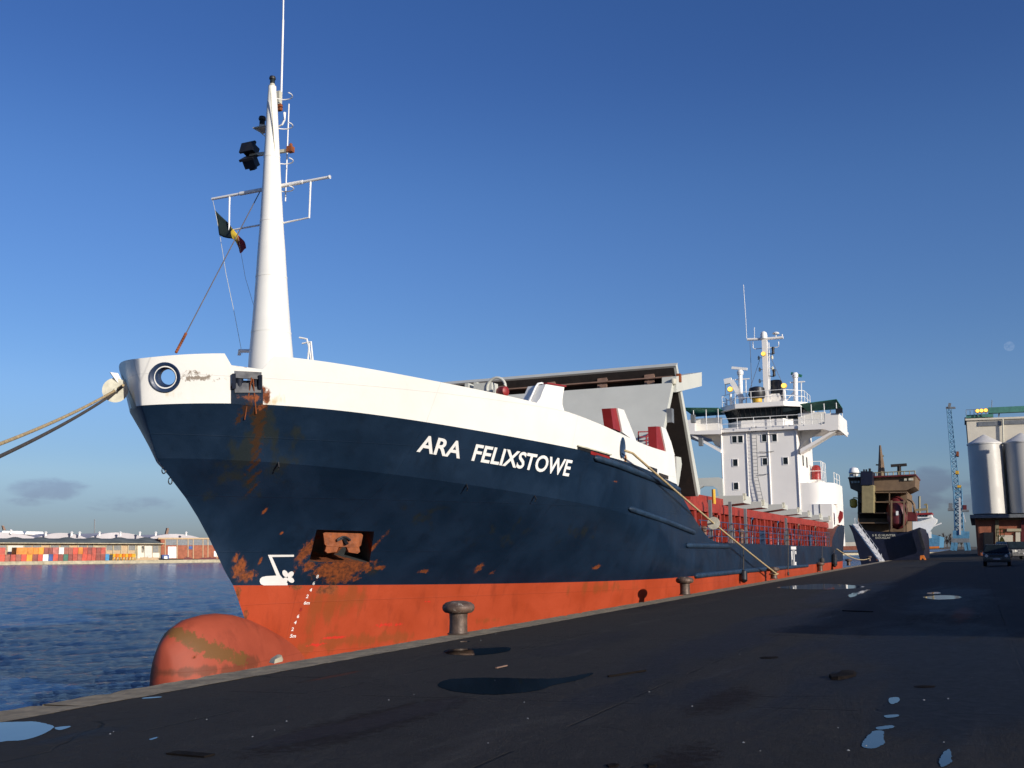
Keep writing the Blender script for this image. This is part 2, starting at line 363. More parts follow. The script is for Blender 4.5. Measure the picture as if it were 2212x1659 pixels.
wm = bpy.data.materials.new('dock_water'); wm.use_nodes = True; t = wm.node_tree; b = t.nodes['Principled BSDF']
b.inputs['Base Color'].default_value = (.014, .054, .165, 1); b.inputs['Specular IOR Level'].default_value = .30; b.inputs['Roughness'].default_value = .14; b.inputs['IOR'].default_value = 1.33
P = N(t, 'ShaderNodeNewGeometry').outputs['Position']
Pw = vmath(t, 'MULTIPLY', P, (1.0, 1.0, 1.0))
rot = N(t, 'ShaderNodeVectorRotate', rotation_type='Z_AXIS'); rot.inputs['Angle'].default_value = radians(38); t.links.new(P, rot.inputs['Vector'])
Pa = vmath(t, 'MULTIPLY', rot.outputs[0], (.42, 1.0, 1.0))
h1 = noise(t, Pa, 1.15, 7, .64, .5); h2 = noise(t, Pa, 4.6, 5, .65, .3)
gust = smooth(t, noise(t, vmath(t, 'MULTIPLY', P, (.03, .012, 1)), 1.0, 4), .35, .65, .75, 1.25)
hh = math_(t, 'MULTIPLY', math_(t, 'ADD', math_(t, 'MULTIPLY', h1, .42), math_(t, 'MULTIPLY', h2, .17)), gust)
bn = N(t, 'ShaderNodeBump'); bn.inputs['Strength'].default_value = 1.0; bn.inputs['Distance'].default_value = 1.5
t.links.new(hh, bn.inputs['Height']); t.links.new(bn.outputs[0], b.inputs['Normal'])
mb = MB()
# near field: real waves, the mesh coarsening away from the quay
ys = [9.0]; 
while ys[-1] < 330: ys.append(ys[-1]+max(.2, (ys[-1]-5)*.0125))
na = 300; vs = []
def wave(x, y):
    a = min(1.0, max(0, (y-9)/6)); z = 0
    for (kx, ky, am, ph) in WV: z += am*sin(kx*x+ky*y+ph)
    return z*a
rw = random.Random(11); WV = []
for i in range(30):
    lam = .45*(9.0**rw.random()); th = radians(50)+rw.uniform(-.6, .6); k = 2*pi/lam
    WV.append((k*cos(th), k*sin(th), .0085*lam**.85*rw.uniform(.6, 1.1), rw.uniform(0, 6.28)))
for y in ys:
    for i in range(na+1):
        ang = radians(18)+(radians(76)-radians(18))*i/na
        x = y/tan(ang); vs.append((x, y, WZ+wave(x, y)*max(0, 1-y/260)))
nr = len(ys)
mb.add(vs, [(j*(na+1)+i, j*(na+1)+i+1, (j+1)*(na+1)+i+1, (j+1)*(na+1)+i) for j in range(nr-1) for i in range(na)])
wt = mb.build('dock_water', wm, ang=180); kind(wt, 'structure')
mb = MB(); z = WZ-.22
mb.add([(-3000, 8, z), (4000, 8, z), (4000, 4200, z), (-3000, 4200, z)], [(0,1,2,3)])
kind(mb.build('harbour_water', wm), 'structure')

# ------------------------------------------------------------------ the cargo ship: hull form
YC, HB = 19.7, 8.1; YS = YC-HB
SP = [(258,785),(268.2,855.8),(304.9,926.9),(350.8,1011.7),(401,1078),(431.8,1126.8),(460.4,1181.3),(489,1241.5),(500.6,1264.5),(530.7,1339)]
_st = [PY(x, y, YC) for x, y in SP]; _sz = [p.z for p in _st][::-1]; _sx = [p.x for p in _st][::-1]
def stemx(z):
    if z < _sz[0]: return _sx[0]-(z-_sz[0])*.55
    return float(np.interp(z, _sz, _sx))
def solve(px, L, n, xs0, m):                                           # where the sight line meets a waterline of that form
    d = raydir(*px); d = d/d[0]; X = np.linspace(xs0-1, xs0+40, 8001); y = X*d[1]
    tt = np.clip((X-xs0)/L, 0, 1); f = y-(YC-HB*(1-(1-tt)**n)**m); s = np.sign(f); k = np.where((s[:-1] < 0) & (s[1:] >= 0))[0]
    if len(k) == 0: return None
    return X[k[0]], EYE+X[k[0]]*d[2]
def line(pts, L, n, xs0, m, deg):
    q = [solve(p, L, n, xs0, m) for p in pts]; q = [a for a in q if a]
    c = np.polyfit([a[0] for a in q], [a[1] for a in q], deg); return lambda x: float(np.polyval(c, x))
RT = dict(boot=(22, 1.9, 23.4, 1.45), knk=(21, 2.1, 20.15, .9), paint=(20, 2.2, 19.50, .77), top=(19, 2.25, 19.32, .71))
zpaint = line([(297,880),(341.6,874.2),(403.5,867.3),(496,867),(567,875),(700,886),(888,908.7),(1002.6,924.4),(1088.6,940.2),(1146,950),(1246,968),(1318,989),(1375,1007.6),(1418,1022),(1461,1046)], *RT['paint'], 5)
ztop = line([(258,785),(305,772.8),(376,765.3),(486,763),(592,769),(700,783),(888,812.6),(1002.6,835),(1088.6,852.7),(1143,865.6),(1289,915.8),(1346.6,937),(1418,970),(1457,983)], *RT['top'], 6)
zknk = line([(345,988),(406,993.4),(600,998),(888,1030.5),(1002.6,1046.3),(1146,1066.3),(1232,1083.5),(1358,1112)], *RT['knk'], 4)
zboot = line([(506,1264.5),(700,1264),(888,1263),(1189,1258.8),(1361,1253.2),(1460,1248)], *RT['boot'], 2)
XF = PY(1462, 1044, YS).x                                           # break of the forecastle
def hbf(x, xs, L, n, m): tt = min(1, max(0, (x-xs)/L)); return HB*(1-(1-tt)**n)**m
def row(tag_, f=0.0):
    if tag_ == 'low': return (lambda x: f, stemx(f), 22, 1.9, 1.5)
    if tag_ in ('boot', 'knk', 'paint', 'top'):
        zf = dict(boot=zboot, knk=zknk, paint=zpaint, top=ztop)[tag_]; L, n, xs, m = RT[tag_]; return (zf, xs, L, n, m)
    a, b = dict(mid=('boot', 'knk'), upp=('knk', 'paint'), bul=('paint', 'top'))[tag_]
    (za, xa, La, na_, ma), (zb, xb, Lb, nb, m_b) = row(a), row(b)
    zz = za(xa)*(1-f)+zb(xb)*f
    return (lambda x: za(x)*(1-f)+zb(x)*f, xa*(1-f)+xb*f if tag_ != 'mid' else stemx(zz), La*(1-f)+Lb*f, na_*(1-f)+nb*f, ma*(1-f)+m_b*f)
HROWS = [row('low', -6.0), row('low', -3.0), row('low', -1.2), row('boot')] + [row('mid', f) for f in (.12,.25,.4,.55,.7,.85)] + [row('knk')] + [row('upp', f) for f in (.33,.66)] + [row('paint')]
NB = 3
_tp = [PY(x, y, YS) for x, y in ((1462,1044),(1478.8,1081.8),(1498.8,1117.9),(1516.9,1146),(1535,1166),(1553,1172),(1797,1181),(1801,1160),(1809,1138),(1829,1131))]
TPX = [p.x for p in _tp]; TPZ = [p.z for p in _tp]; XE = TPX[-1]
cols = []
nf = 72
for i in range(nf+1):
    tau = (i/nf)**2; ring = []
    for (zf, xs, L, n, m) in HROWS:
        x = xs+(XF-xs)*tau; hb = hbf(x, xs, L, n, m); ring.append((x, hb, zf(x) if x < XF else zf(XF)))
    cols.append(ring)
zF = [q[2] for q in cols[-1]]
mx = sorted(set([XF+.6*i for i in range(1, 14)] + list(np.linspace(XF+9, TPX[6], 26)) + list(np.linspace(TPX[6], XE, 12))[1:]))
for x in mx:
    zt = float(np.interp(x, TPX, TPZ)); ring = []; s = (x-XF)/(XE-XF)
    for j, z0 in enumerate(zF):
        f = (z0-zF[NB])/(zF[-1]-zF[NB]); z = zF[j] if j <= NB else zF[NB]+(zt-zF[NB])*f
        lift = max(0, min(1, (z+6)/9.5)); xe = XE-8*(1-lift)
        xx = XF+(xe-XF)*s if x > TPX[6] else x
        hb = HB if xx < XE-12 else HB*(1-.10*((xx-XE+12)/12)**2*(1.2-lift*.9))
        hb0 = cols[nf][j][1]; hb = hb0+(hb-hb0)*min(1, (x-XF)/6.0)
        ring.append((min(x, xx), hb, z))
    cols.append(ring)
mb = MB(); K = len(HROWS)
vs = []
for ring in cols: vs += [(x, YC-h, z) for x, h, z in ring] + [(x, YC+h, z) for x, h, z in ring[::-1]]
W2 = 2*K; fs = []; mi = []
for i in range(len(cols)-1):
    for j in range(W2):
        k = (j+1) % W2; fs.append((i*W2+j, i*W2+k, (i+1)*W2+k, (i+1)*W2+j))
        lo = j if j < K-1 else W2-2-j
        mi.append(2 if j == K-1 else (1 if (j == W2-1 or lo < NB) else 0))
fs.append([(len(cols)-1)*W2+j for j in range(W2)]); mi.append(0)
HV, HF = [Vector(q) for q in vs], [tuple(f) for f in fs]
mb.v = [tuple(q) for q in vs]; mb.f = [list(f) for f in fs]; mb.mi = mi
# bulwark solid
BROWS = [row('paint')] + [row('bul', f) for f in (.25,.5,.75)] + [row('top')]
bt = [(i/80)**2 for i in range(81)]; bcols = []
for sgn in (1, -1):
    for tau in (bt[::-1] if sgn == 1 else bt[1:]):
        out = []; inn = []
        for j, (zf, xs, L, n, m) in enumerate(BROWS):
            xe = XF-.25*j/4; x = xs+(xe-xs)*tau; h = hbf(x, xs, L, n, m); dx = .5
            nx = (hbf(x+.05, xs, L, n, m)-hbf(x, xs, L, n, m))/.05; nn = Vector((nx, -1)).normalized() if tau > 0 else Vector((1, 0))
            th = .10
            out.append((x, YC-sgn*h, zf(x))); inn.append((x+th*abs(nn.x) if tau > 0 else x+.18, YC-sgn*max(0, h-th*(abs(nn.y) if tau > 0 else 0)), zf(x)))
        bcols.append(out+inn[::-1])
bmb = MB(); KB = 2*len(BROWS)
bmb.v = [q for c in bcols for q in c]
bmb.f = [[i*KB+j, i*KB+(j+1) % KB, (i+1)*KB+(j+1) % KB, (i+1)*KB+j] for i in range(len(bcols)-1) for j in range(KB)] + [list(range(KB)), [(len(bcols)-1)*KB+j for j in range(KB)]]
bmb.mi = [0]*len(bmb.f)
BVH = BVHTree.FromPolygons(HV+[Vector(q) for q in bmb.v], HF+[tuple(i+len(HV) for i in f) for f in bmb.f])
def HIT(x, y, off=0.0):
    d = Vector(raydir(x, y)).normalized(); loc, nor, idx, dist = BVH.ray_cast(Vector(CAM), d)
    if loc is None: return None
    if nor.dot(d) > 0: nor = -nor
    return loc+nor*off
def HITN(x, y):
    d = Vector(raydir(x, y)).normalized(); loc, nor, idx, dist = BVH.ray_cast(Vector(CAM), d)
    if nor.dot(d) > 0: nor = -nor
    return loc, nor

def blobs(t, P, lst, nz, lo=.55, hi=.72):
    tot = None
    for (x, y, rx, rz, a) in lst:
        h = HIT(x, y)
        if h is None: continue
        rel = vmath(t, 'MULTIPLY', vmath(t, 'SUBTRACT', P, tuple(h)), (1/rx, 0, 1/rz))
        k = math_(t, 'MULTIPLY', math_(t, 'MAXIMUM', math_(t, 'SUBTRACT', 1.0, math_(t, 'DIVIDE', vmath(t, 'LENGTH', rel), 1.45)), 0.0), a)
        tot = k if tot is None else math_(t, 'MAXIMUM', tot, k)
    v = math_(t, 'ADD', tot, math_(t, 'MULTIPLY', math_(t, 'SUBTRACT', nz, .5), 3.2))
    return math_(t, 'MULTIPLY', smooth(t, v, lo-.15, hi+.06), smooth(t, tot, .02, .3))
def paint(name, base, rust, stain, var, rough, stcol, extra=None, wear=.55):
    Mx = bpy.data.materials.new(name); Mx.use_nodes = True; t = Mx.node_tree; b = t.nodes['Principled BSDF']
    P = N(t, 'ShaderNodeNewGeometry').outputs['Position']
    n1 = noise(t, P, .55, 6, .6, .3); n2 = noise(t, P, 7.5, 9, .74)
    sp = vmath(t, 'MULTIPLY', P, (1.0, 1.0, .12)); ns = noise(t, sp, 2.4, 6, .62)
    c = mixc(t, smooth(t, n1, .3, .7), tuple(q*(1-var) for q in base), tuple(q*(1+var) for q in base))
    c = mixc(t, math_(t, 'MULTIPLY', smooth(t, ns, .5, .75), wear), c, tuple(q*.55 for q in base))
    c = mixc(t, math_(t, 'MULTIPLY', smooth(t, n2, .66, .74), .35), c, tuple(min(.78, q*1.8+.01) for q in base))
    if stain: c = mixc(t, math_(t, 'MULTIPLY', blobs(t, P, stain, ns, .5, .85), .8), c, stcol)
    if extra: c = mixc(t, math_(t, 'MULTIPLY', blobs(t, P, extra[0], n2, .55, .66), extra[2]), c, extra[1])
    rm = blobs(t, P, rust, math_(t, 'ADD', math_(t, 'MULTIPLY', n2, .6), math_(t, 'MULTIPLY', ns, .4)))
    rc = mixc(t, smooth(t, noise(t, P, 9, 5, .7), .35, .65), (.085, .023, .008), (.235, .058, .012))
    c = mixc(t, rm, c, rc); t.links.new(c, b.inputs['Base Color'])
    t.links.new(math_(t, 'ADD', smooth(t, n1, .3, .7, rough-.06, rough+.08), math_(t, 'MULTIPLY', rm, .35)), b.inputs['Roughness'])
    bn = N(t, 'ShaderNodeBump'); bn.inputs['Strength'].default_value = .35; bn.inputs['Distance'].default_value = .05
    # the plating is slightly dished between its frames
    sx = N(t, 'ShaderNodeSeparateXYZ'); t.links.new(P, sx.inputs[0])
    fr = math_(t, 'SINE', math_(t, 'MULTIPLY', sx.outputs[0], 2*pi/1.4))
    sm = None
    for ax_, per_ in ((2, 1.55), (0, 6.2)):
        dd = math_(t, 'ABSOLUTE', math_(t, 'SUBTRACT', math_(t, 'FRACT', math_(t, 'ADD', math_(t, 'DIVIDE', sx.outputs[ax_], per_), .37)), .5)); e_ = smooth(t, dd, 0.0, .018/per_, 1, 0); sm = e_ if sm is None else math_(t, 'MAXIMUM', sm, e_)
    c2 = mixc(t, math_(t, 'MULTIPLY', sm, .35), c, tuple(q*.5 for q in base)); t.links.new(c2, b.inputs['Base Color'])
    t.links.new(math_(t, 'ADD', math_(t, 'MULTIPLY', n1, .9), math_(t, 'ADD', math_(t, 'ADD', math_(t, 'MULTIPLY', fr, .06), math_(t, 'MULTIPLY', sm, .15)), math_(t, 'MULTIPLY', n2, .12))), bn.inputs['Height'])
    t.links.new(bn.outputs[0], b.inputs['Normal']); b.inputs['Specular IOR Level'].default_value = .4
    return Mx
BLUE = paint('navy_hull_paint', (.0062, .0180, .0400),
    [(658,1196,.22,.55,1.1),(668,1222,.25,.25,1.1),(740,1228,.95,.36,1.3),(735,1250,.8,.2,1.0),(801,1188,.10,.55,1.2),(516,1228,.25,.35,1.05),(530,1246,.4,.22,.95),(509,1205,.12,.2,1.0),
     (565,880,.10,.12,1.0),(571,1105,.05,.14,.9),(562,1212,.05,.14,.9),(608,1151,.06,.06,1.1),(540,860,.35,.12,.9),
     (822,1226,.20,.10,1.0),(916,1234,.26,.08,1.05),(1035,1226,.16,.28,1.0),(1062,1237,.15,.12,.85),(700,1240,.5,.2,.9),
     (1290,1225,.3,.12,.9),(1330,1040,.3,.06,.8)],
    [(545,960,.45,1.2,1.2),(600,1010,.5,1.1,.75),(520,1000,.25,1.0,.8),(740,1235,1.1,.4,1.0),(1100,1150,1.2,.5,.5),(900,1120,1.0,.5,.5),(1250,1160,1.4,.4,.5)], .22, .40, (.017, .022, .020), ([(562,885,.16,.25,1.3),(560,905,.13,.25,1.25),(558,925,.11,.28,1.2),(556,945,.10,.28,1.15),(554,965,.09,.28,1.1),(552,985,.08,.28,1.05),(550,1005,.08,.28,1.0),(548,1030,.07,.3,.95),(546,1055,.06,.3,.9),(530,880,.12,.2,1.0),(520,900,.10,.3,.9)], (.046, .020, .007), .85))
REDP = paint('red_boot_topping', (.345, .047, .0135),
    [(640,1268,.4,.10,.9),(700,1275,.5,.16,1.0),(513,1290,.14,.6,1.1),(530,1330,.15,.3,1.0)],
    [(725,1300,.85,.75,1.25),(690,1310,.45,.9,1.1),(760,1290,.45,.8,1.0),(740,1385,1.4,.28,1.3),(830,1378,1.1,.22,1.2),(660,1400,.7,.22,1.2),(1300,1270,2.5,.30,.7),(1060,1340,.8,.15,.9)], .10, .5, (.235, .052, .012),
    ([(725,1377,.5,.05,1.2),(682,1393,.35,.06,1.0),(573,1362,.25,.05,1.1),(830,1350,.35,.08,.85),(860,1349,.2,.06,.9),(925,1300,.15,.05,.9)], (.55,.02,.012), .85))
DECKM = mat('red_brown_deck', (.16, .05, .035), .8)
POCK = paint('anchor_pocket_paint', (.055, .058, .060), [(735,1215,.8,.40,1.5),(670,1200,.25,.7,1.4),(800,1190,.2,.7,1.3),(730,1160,.8,.15,.9)], None, .2, .5, (.02,.02,.02))

SHIP = empty('cargo_ship', (62, YC, WZ), 'large blue and white cargo ship moored along the quay, rusty anchor in its bow', 'cargo ship')
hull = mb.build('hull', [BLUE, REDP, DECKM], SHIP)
# anchor pocket cut into the plating
pk = [HIT(*p) for p in ((684,1144),(808,1148),(797,1219),(667,1219))]
pn = Vector((.60, .80, 0)).normalized()
cut = MB(); fr_ = [p-pn*.35 for p in pk]; bk = [p+pn*1.0 for p in pk]
bk[2] = bk[2]+Vector((0,0,.30)); bk[3] = bk[3]+Vector((0,0,.30))
cut.add(fr_+bk, [(0,1,2,3),(7,6,5,4),(0,4,5,1),(1,5,6,2),(2,6,7,3),(3,7,4,0)])
# cutter is built in world space, the hull relative to the ship: bake the offset
def to_local(mbx, parent):
    off = Vector((0,0,0)); q = parent
    while q is not None: off += q.location; q = q.parent
    mbx.v = [tuple(Vector(v)-off) for v in mbx.v]; return mbx
def cut_part(o, lst, ang=30):
    # evaluate in world: parent offset applies to the object, so cutters stay in world space
    bpy.context.view_layer.update(); boolean(o, lst, ang)
cut_part(hull, [('cut', cut, POCK)], 13)
WHITEP = paint('bulwark_white_paint', (.75, .735, .685),
    [(572,858,.16,.22,1.15),(566,846,.10,.2,1.2),(1351,990,.09,.16,1.25),(503,835,.06,.12,1.1),(540,792,.25,.05,1.0),(1219,838,.1,.1,.8)],
    [(365,852,.25,.25,.8),(1351,996,.16,.25,1.1),(590,868,.25,.25,1.0),(1600,1000,.1,.1,.1),(760,850,.1,.1,.1)], .03, .42, (.58, .44, .22),
    ([(430,816,.42,.10,.95),(418,806,.2,.08,.8)], (.16, .115, .075), .85), wear=.06)
bul = bmb.build('bulwark', WHITEP, SHIP)
def prism_px(pts, a, b, vec):
    vec = Vector(vec); q = [HIT(*p) for p in pts]; m_ = MB(); return m_.prism([p+vec*a for p in q], vec*(b-a))
nv = Vector((.66, .75, 0)).normalized()
notch = MB(); qn = [HIT(500,789), HIT(567,798)]
qa = HIT(487,766); qb = HIT(590,772)
pts = [qa+Vector((-.05,0,.05)), qn[0], qn[1], qb+Vector((.02,-.03,.06)), qb+Vector((.02,-.03,1.2)), qa+Vector((-.05,0,1.2))]
notch.prism([p-nv*.5 for p in pts], nv*1.0)
gap = prism_px([(506,801),(565,804),(565,838),(506,838)], -.5, .6, nv)
fc, fn = HITN(357,815); fair = MB().lathe([(.27,-.6),(.27,.6)], 28, fc, fn)
sc, sn = HITN(1344,966); sph = MB()
ang = [2*pi*i/24 for i in range(24)]; e1 = Vector((-sn.y, sn.x, 0)).normalized()
sph.prism([sc+e1*.20*cos(a)+Vector((0,0,1))*.36*sin(a)+sn*.5 for a in ang], sn*-1.0)
cut_part(bul, [('cut', notch, M['white']), ('cut', gap, M['white']), ('cut', fair, M['white']), ('cut', sph, M['white'])])

def patch(name, quad, nx, ny, m_, off=.012, parent=SHIP, sub=None):    # thin paint or plating following the hull
    mbp = MB(); g = {}
    for j in range(ny+1):
        for i in range(nx+1):
            u, v = i/nx, j/ny
            a = (1-u)*(1-v), u*(1-v), u*v, (1-u)*v
            x = sum(a[k]*quad[k][0] for k in range(4)); y = sum(a[k]*quad[k][1] for k in range(4))
            g[i, j] = HIT(x, y, off)
    vs = []; ix = {}
    for k, p in g.items():
        if p is not None: ix[k] = len(vs); vs.append(p)
    fs = [[ix[i, j], ix[i+1, j], ix[i+1, j+1], ix[i, j+1]] for j in range(ny) for i in range(nx) if all(q in ix for q in ((i, j), (i+1, j), (i+1, j+1), (i, j+1)))]
    mbp.add(vs, fs); return mbp.build(name, m_, parent)
patch('gap_panel', [(499,840),(568,840),(568,878),(499,872)], 10, 4, BLUE, .010)
patch('stem_panel', [(262,806),(268,818),(296,880),(286,884)], 6, 8, BLUE, .010)

# bulb
tp_ = [PY(x, y, YC) for x, y in ((345,1425),(349,1400),(354,1388),(374,1357.6),(403,1337.6),(437,1328),(466,1325),(500.6,1328),(532,1337))]
bx = [tp_[0].x-.02]+[p.x for p in tp_[1:]]+[25.2, 26.4, 27.6]; bz = [-1.35]+[p.z for p in tp_[1:]]+[-.62, -1.0, -1.35]
mbb = MB(); nb_ = 28; vs = []
for i, (x, zt) in enumerate(zip(bx, bz)):
    k = max(0.0, min(1, (x-bx[0])/1.9)); zb = -1.6-2.1*sqrt(max(0, 1-(1-k)**2)) if i else -1.75
    a = 1.12*sqrt(max(0.004, 1-(1-k)**2))
    if x > 22.6: q_ = (x-22.6)/5.0; a = 1.12-.85*q_; zb += 1.5*q_**1.5
    zc = (zt+zb)/2; hz_ = (zt-zb)/2
    for j in range(nb_):
        an = 2*pi*j/nb_; vs.append((x, YC+a*cos(an)*(1-.12*sin(an)), zc+hz_*sin(an)))
mbb.add(vs, [(i*nb_+j, i*nb_+(j+1) % nb_, (i+1)*nb_+(j+1) % nb_, (i+1)*nb_+j) for i in range(len(bx)-1) for j in range(nb_)] + [list(range(nb_)), [(len(bx)-1)*nb_+j for j in range(nb_)]])
BVB = BVHTree.FromPolygons([Vector(v) for v in mbb.v], [tuple(f) for f in mbb.f])
def HITB(x, y):
    d = Vector(raydir(x, y)).normalized(); loc, nor, idx, dist = BVB.ray_cast(Vector(CAM), d); return loc
_H = HIT; HIT = lambda x, y, off=0.0: HITB(x, y)
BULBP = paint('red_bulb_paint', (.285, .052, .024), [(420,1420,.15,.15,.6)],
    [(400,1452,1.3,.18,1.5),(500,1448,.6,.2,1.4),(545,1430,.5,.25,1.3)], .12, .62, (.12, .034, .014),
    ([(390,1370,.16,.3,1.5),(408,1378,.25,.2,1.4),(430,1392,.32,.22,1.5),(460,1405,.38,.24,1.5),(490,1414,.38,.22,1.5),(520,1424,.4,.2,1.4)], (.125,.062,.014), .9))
HIT = _H
mbb.build('bulb', BULBP, SHIP)

# ------------------------------------------------------------------ ship: bow fittings
f1 = MB().lathe([(.255,-.42),(.262,-.2),(.30,-.06),(.37,0.0),(.40,.035),(.385,.05),(.33,.03),(.27,-.03),(.225,-.14),(.205,-.3),(.205,-.42)], 36, fc, fn)
f1.f = [f for f in f1.f if len(f) == 4]; k = 11
f1.build('fairlead', M['navy'], SHIP, ang=60)
f2 = MB(); prof = [(1.0,-.02),(1.12,.02),(1.05,.05),(.85,0.0),(.75,-.15),(.75,-.3)]
vs = [sc+e1*.20*r*cos(a)+Vector((0,0,1))*.36*r*sin(a)+sn*z for r, z in prof for a in ang]
f2.add(vs, [(i*24+j, i*24+(j+1) % 24, (i+1)*24+(j+1) % 24, (i+1)*24+j) for i in range(len(prof)-1) for j in range(24)])
f2.build('fairlead', M['navyl'], SHIP, ang=60)
# pedestal roller chock in the gap of the bulwark
g = {k_: HIT(*p) for k_, p in dict(tl=(507,806), tr=(564,809), br=(564,838), bl=(507,838)).items()}
# the sight lines pass through the opening, so take these from the intact form
rc = MB()
for a, b in (('tl','bl'), ('tr','br'), ('tl','tr'), ('bl','br')): rc.bar(g[a]+nv*.03, g[b]+nv*.03, .09, .26)
for u in (.20, .80):
    p0 = g['bl'].lerp(g['br'], u)+nv*.10; p1 = g['tl'].lerp(g['tr'], u)+nv*.10; rc.tube([p0, p1], .105, 14)
pm = [g['bl'].lerp(g['tl'], .45)+nv*.2, g['br'].lerp(g['tr'], .45)+nv*.2]; rc.tube(pm, .06, 10)
rc.build('roller_chock', mat('blackened_navy', (.007,.011,.024), .45, var=.3), SHIP)
tr_ = MB()
for p, q in (((543,815),(528,905)), ((546,818),(553,892))): tr_.tube([HIT(*p, .06) if HIT(*p) else g['bl'], HIT(*q, .04)], .018, 6)
tr_.build('chain', M['rust'], SHIP)
# anchor in its pocket
pc = (pk[0]+pk[1]+pk[2]+pk[3])/4; ex = (pk[1]-pk[0]).normalized(); ez = Vector((0,0,1)); en = pn
pa = (pk[0]+pk[1])/2+en*.22-ez*.27
an = MB()
def pr(c, pts, d0, d1): return an.prism([c+ex*x+ez*z+en*d0 for x, z in pts], en*(d1-d0))
pr(pa, [(-.66,.17),(-.60,.20),(.60,.20),(.66,.15),(.60,-.16),(.52,-.22),(-.52,-.22),(-.60,-.16)], 0.0, .12)
an.build('anchor', M['rust'], SHIP)
an = MB()
an.tube([pa+ex*(-.22+.44*i/8)+ez*(.10*sin(pi*i/8)-.02)-en*.06 for i in range(9)], .035, 8)
an.bar(pa-en*.02+ez*.06, pa-en*.12-ez*.14+ex*.10, .09, .07); an.bar(pa-en*.02+ez*.06, pa-en*.06-ez*.04-ex*.24, .08, .06)
an.build('anchor_crown', M['black'], SHIP)
an = MB()
for s_ in (-1, 1):
    pr(pa-ez*.26, [(s_*.12,.06),(s_*.54,.06),(s_*.58,-.10),(s_*.50,-.16),(s_*.2,-.12)], .02, .16)
an.build('anchor_fluke', M['rust'], SHIP)

# heavy rubbing tubes on the plating
for pts, r in ((((1286,989),(1330,1003),(1375,1021),(1418,1038),(1450,1052),(1464,1058)), .15), (((1360,1099),(1400,1113),(1450,1131),(1497,1150)), .14),
               (((1483,1178),(1520,1179),(1573,1180)), .15), (((1502,1243),(1560,1238),(1620,1232),(1697,1226)), .16), (((1700,1226),(1743,1222)), .14)):
    q = [HIT(*p, .03) for p in pts]; q = [p for p in q if p]
    d0 = (q[0]-q[1]).normalized()*.14; d1 = (q[-1]-q[-2]).normalized()*.14
    MB().tube([q[0]+d0]+q+[q[-1]+d1], [r*.25]+[r*.8]*len(q)+[r*.25], 12).build('fender_tube', M['tube'], SHIP)
# freeing ports and slots at the foot of the bulwark
for quad, m_ in ((((1247,962.5),(1316,982),(1316,990),(1247,970)), 'black'), (((1275,974),(1316,986),(1316,992),(1275,981)), 'redb'), (((1399,1006),(1419,1013),(1419,1021),(1399,1013)), 'black'), (((1423,1021),(1443,1028),(1443,1036),(1423,1028)), 'under')):
    patch('freeing_port', quad, 8, 2, M[m_], .018 if m_ != 'redb' else .024)
q = [HIT(x, y, .05) for x, y in ((1246,962),(1280,971),(1318,982))]; MB().tube(q, .03, 6).build('slot_bar', M['disc'], SHIP)
# small lugs on stem and shell
for x, y in ((601,1001),(1007,1048),(1154,1072)):
    p, n_ = HITN(x, y); MB().tube([p+Vector((0,0,.05)), p+n_*.12+Vector((0,0,-.02)), p+n_*.05-Vector((0,0,.14))], .025, 6).build('shackle_lug', M['black'], SHIP)
for x, y in ((355,1016),(369,1039)):
    c_ = PY(x, y, YC); c_.x -= .02; MB().tube([c_+Vector((.07*cos(a), 0, .09*sin(a))) for a in [2*pi*i/12 for i in range(13)]], .016, 6).build('stem_ring', M['black'], SHIP)

# ------------------------------------------------------------------ lettering, draught marks, bow symbols
def text_mesh(txt, bold=0.0):
    cu = bpy.data.curves.new('lettering', 'FONT'); cu.body = txt; cu.offset = bold; cu.resolution_u = 4
    o = bpy.data.objects.new('lettering', cu); COL.objects.link(o)
    dg = bpy.context.evaluated_depsgraph_get(); me = bpy.data.meshes.new_from_object(o.evaluated_get(dg))
    vs = [v.co.copy() for v in me.vertices]; fs = [tuple(p.vertices) for p in me.polygons]
    bpy.data.objects.remove(o); bpy.data.curves.remove(cu); bpy.data.meshes.remove(me); return vs, fs
def on_hull(name, vs, fs, fpx, m_, off=.012, split=None, parent=SHIP):
    used = sorted({i for f in fs for i in f}); mp_ = {k: n for n, k in enumerate(used)}; vs = [vs[k] for k in used]; fs = [[mp_[i] for i in f] for f in fs]
    bm = bmesh.new(); bv = [bm.verts.new(v) for v in vs]
    for f in fs:
        try: bm.faces.new([bv[i] for i in f])
        except ValueError: pass
    bmesh.ops.triangulate(bm, faces=bm.faces)
    if split:
        for _ in range(3):
            es = [e for e in bm.edges if e.calc_length() > split]
            if es: bmesh.ops.subdivide_edges(bm, edges=es, cuts=1); bmesh.ops.triangulate(bm, faces=bm.faces)
    mbx = MB(); pts = []
    bm.verts.index_update()
    for v in bm.verts: pts.append(HIT(*fpx(v.co.x, v.co.y), off) or Vector((0,0,0)))
    mbx.add(pts, [[v.index for v in f.verts] for f in bm.faces]); bm.free()
    return mbx.build(name, m_, parent)
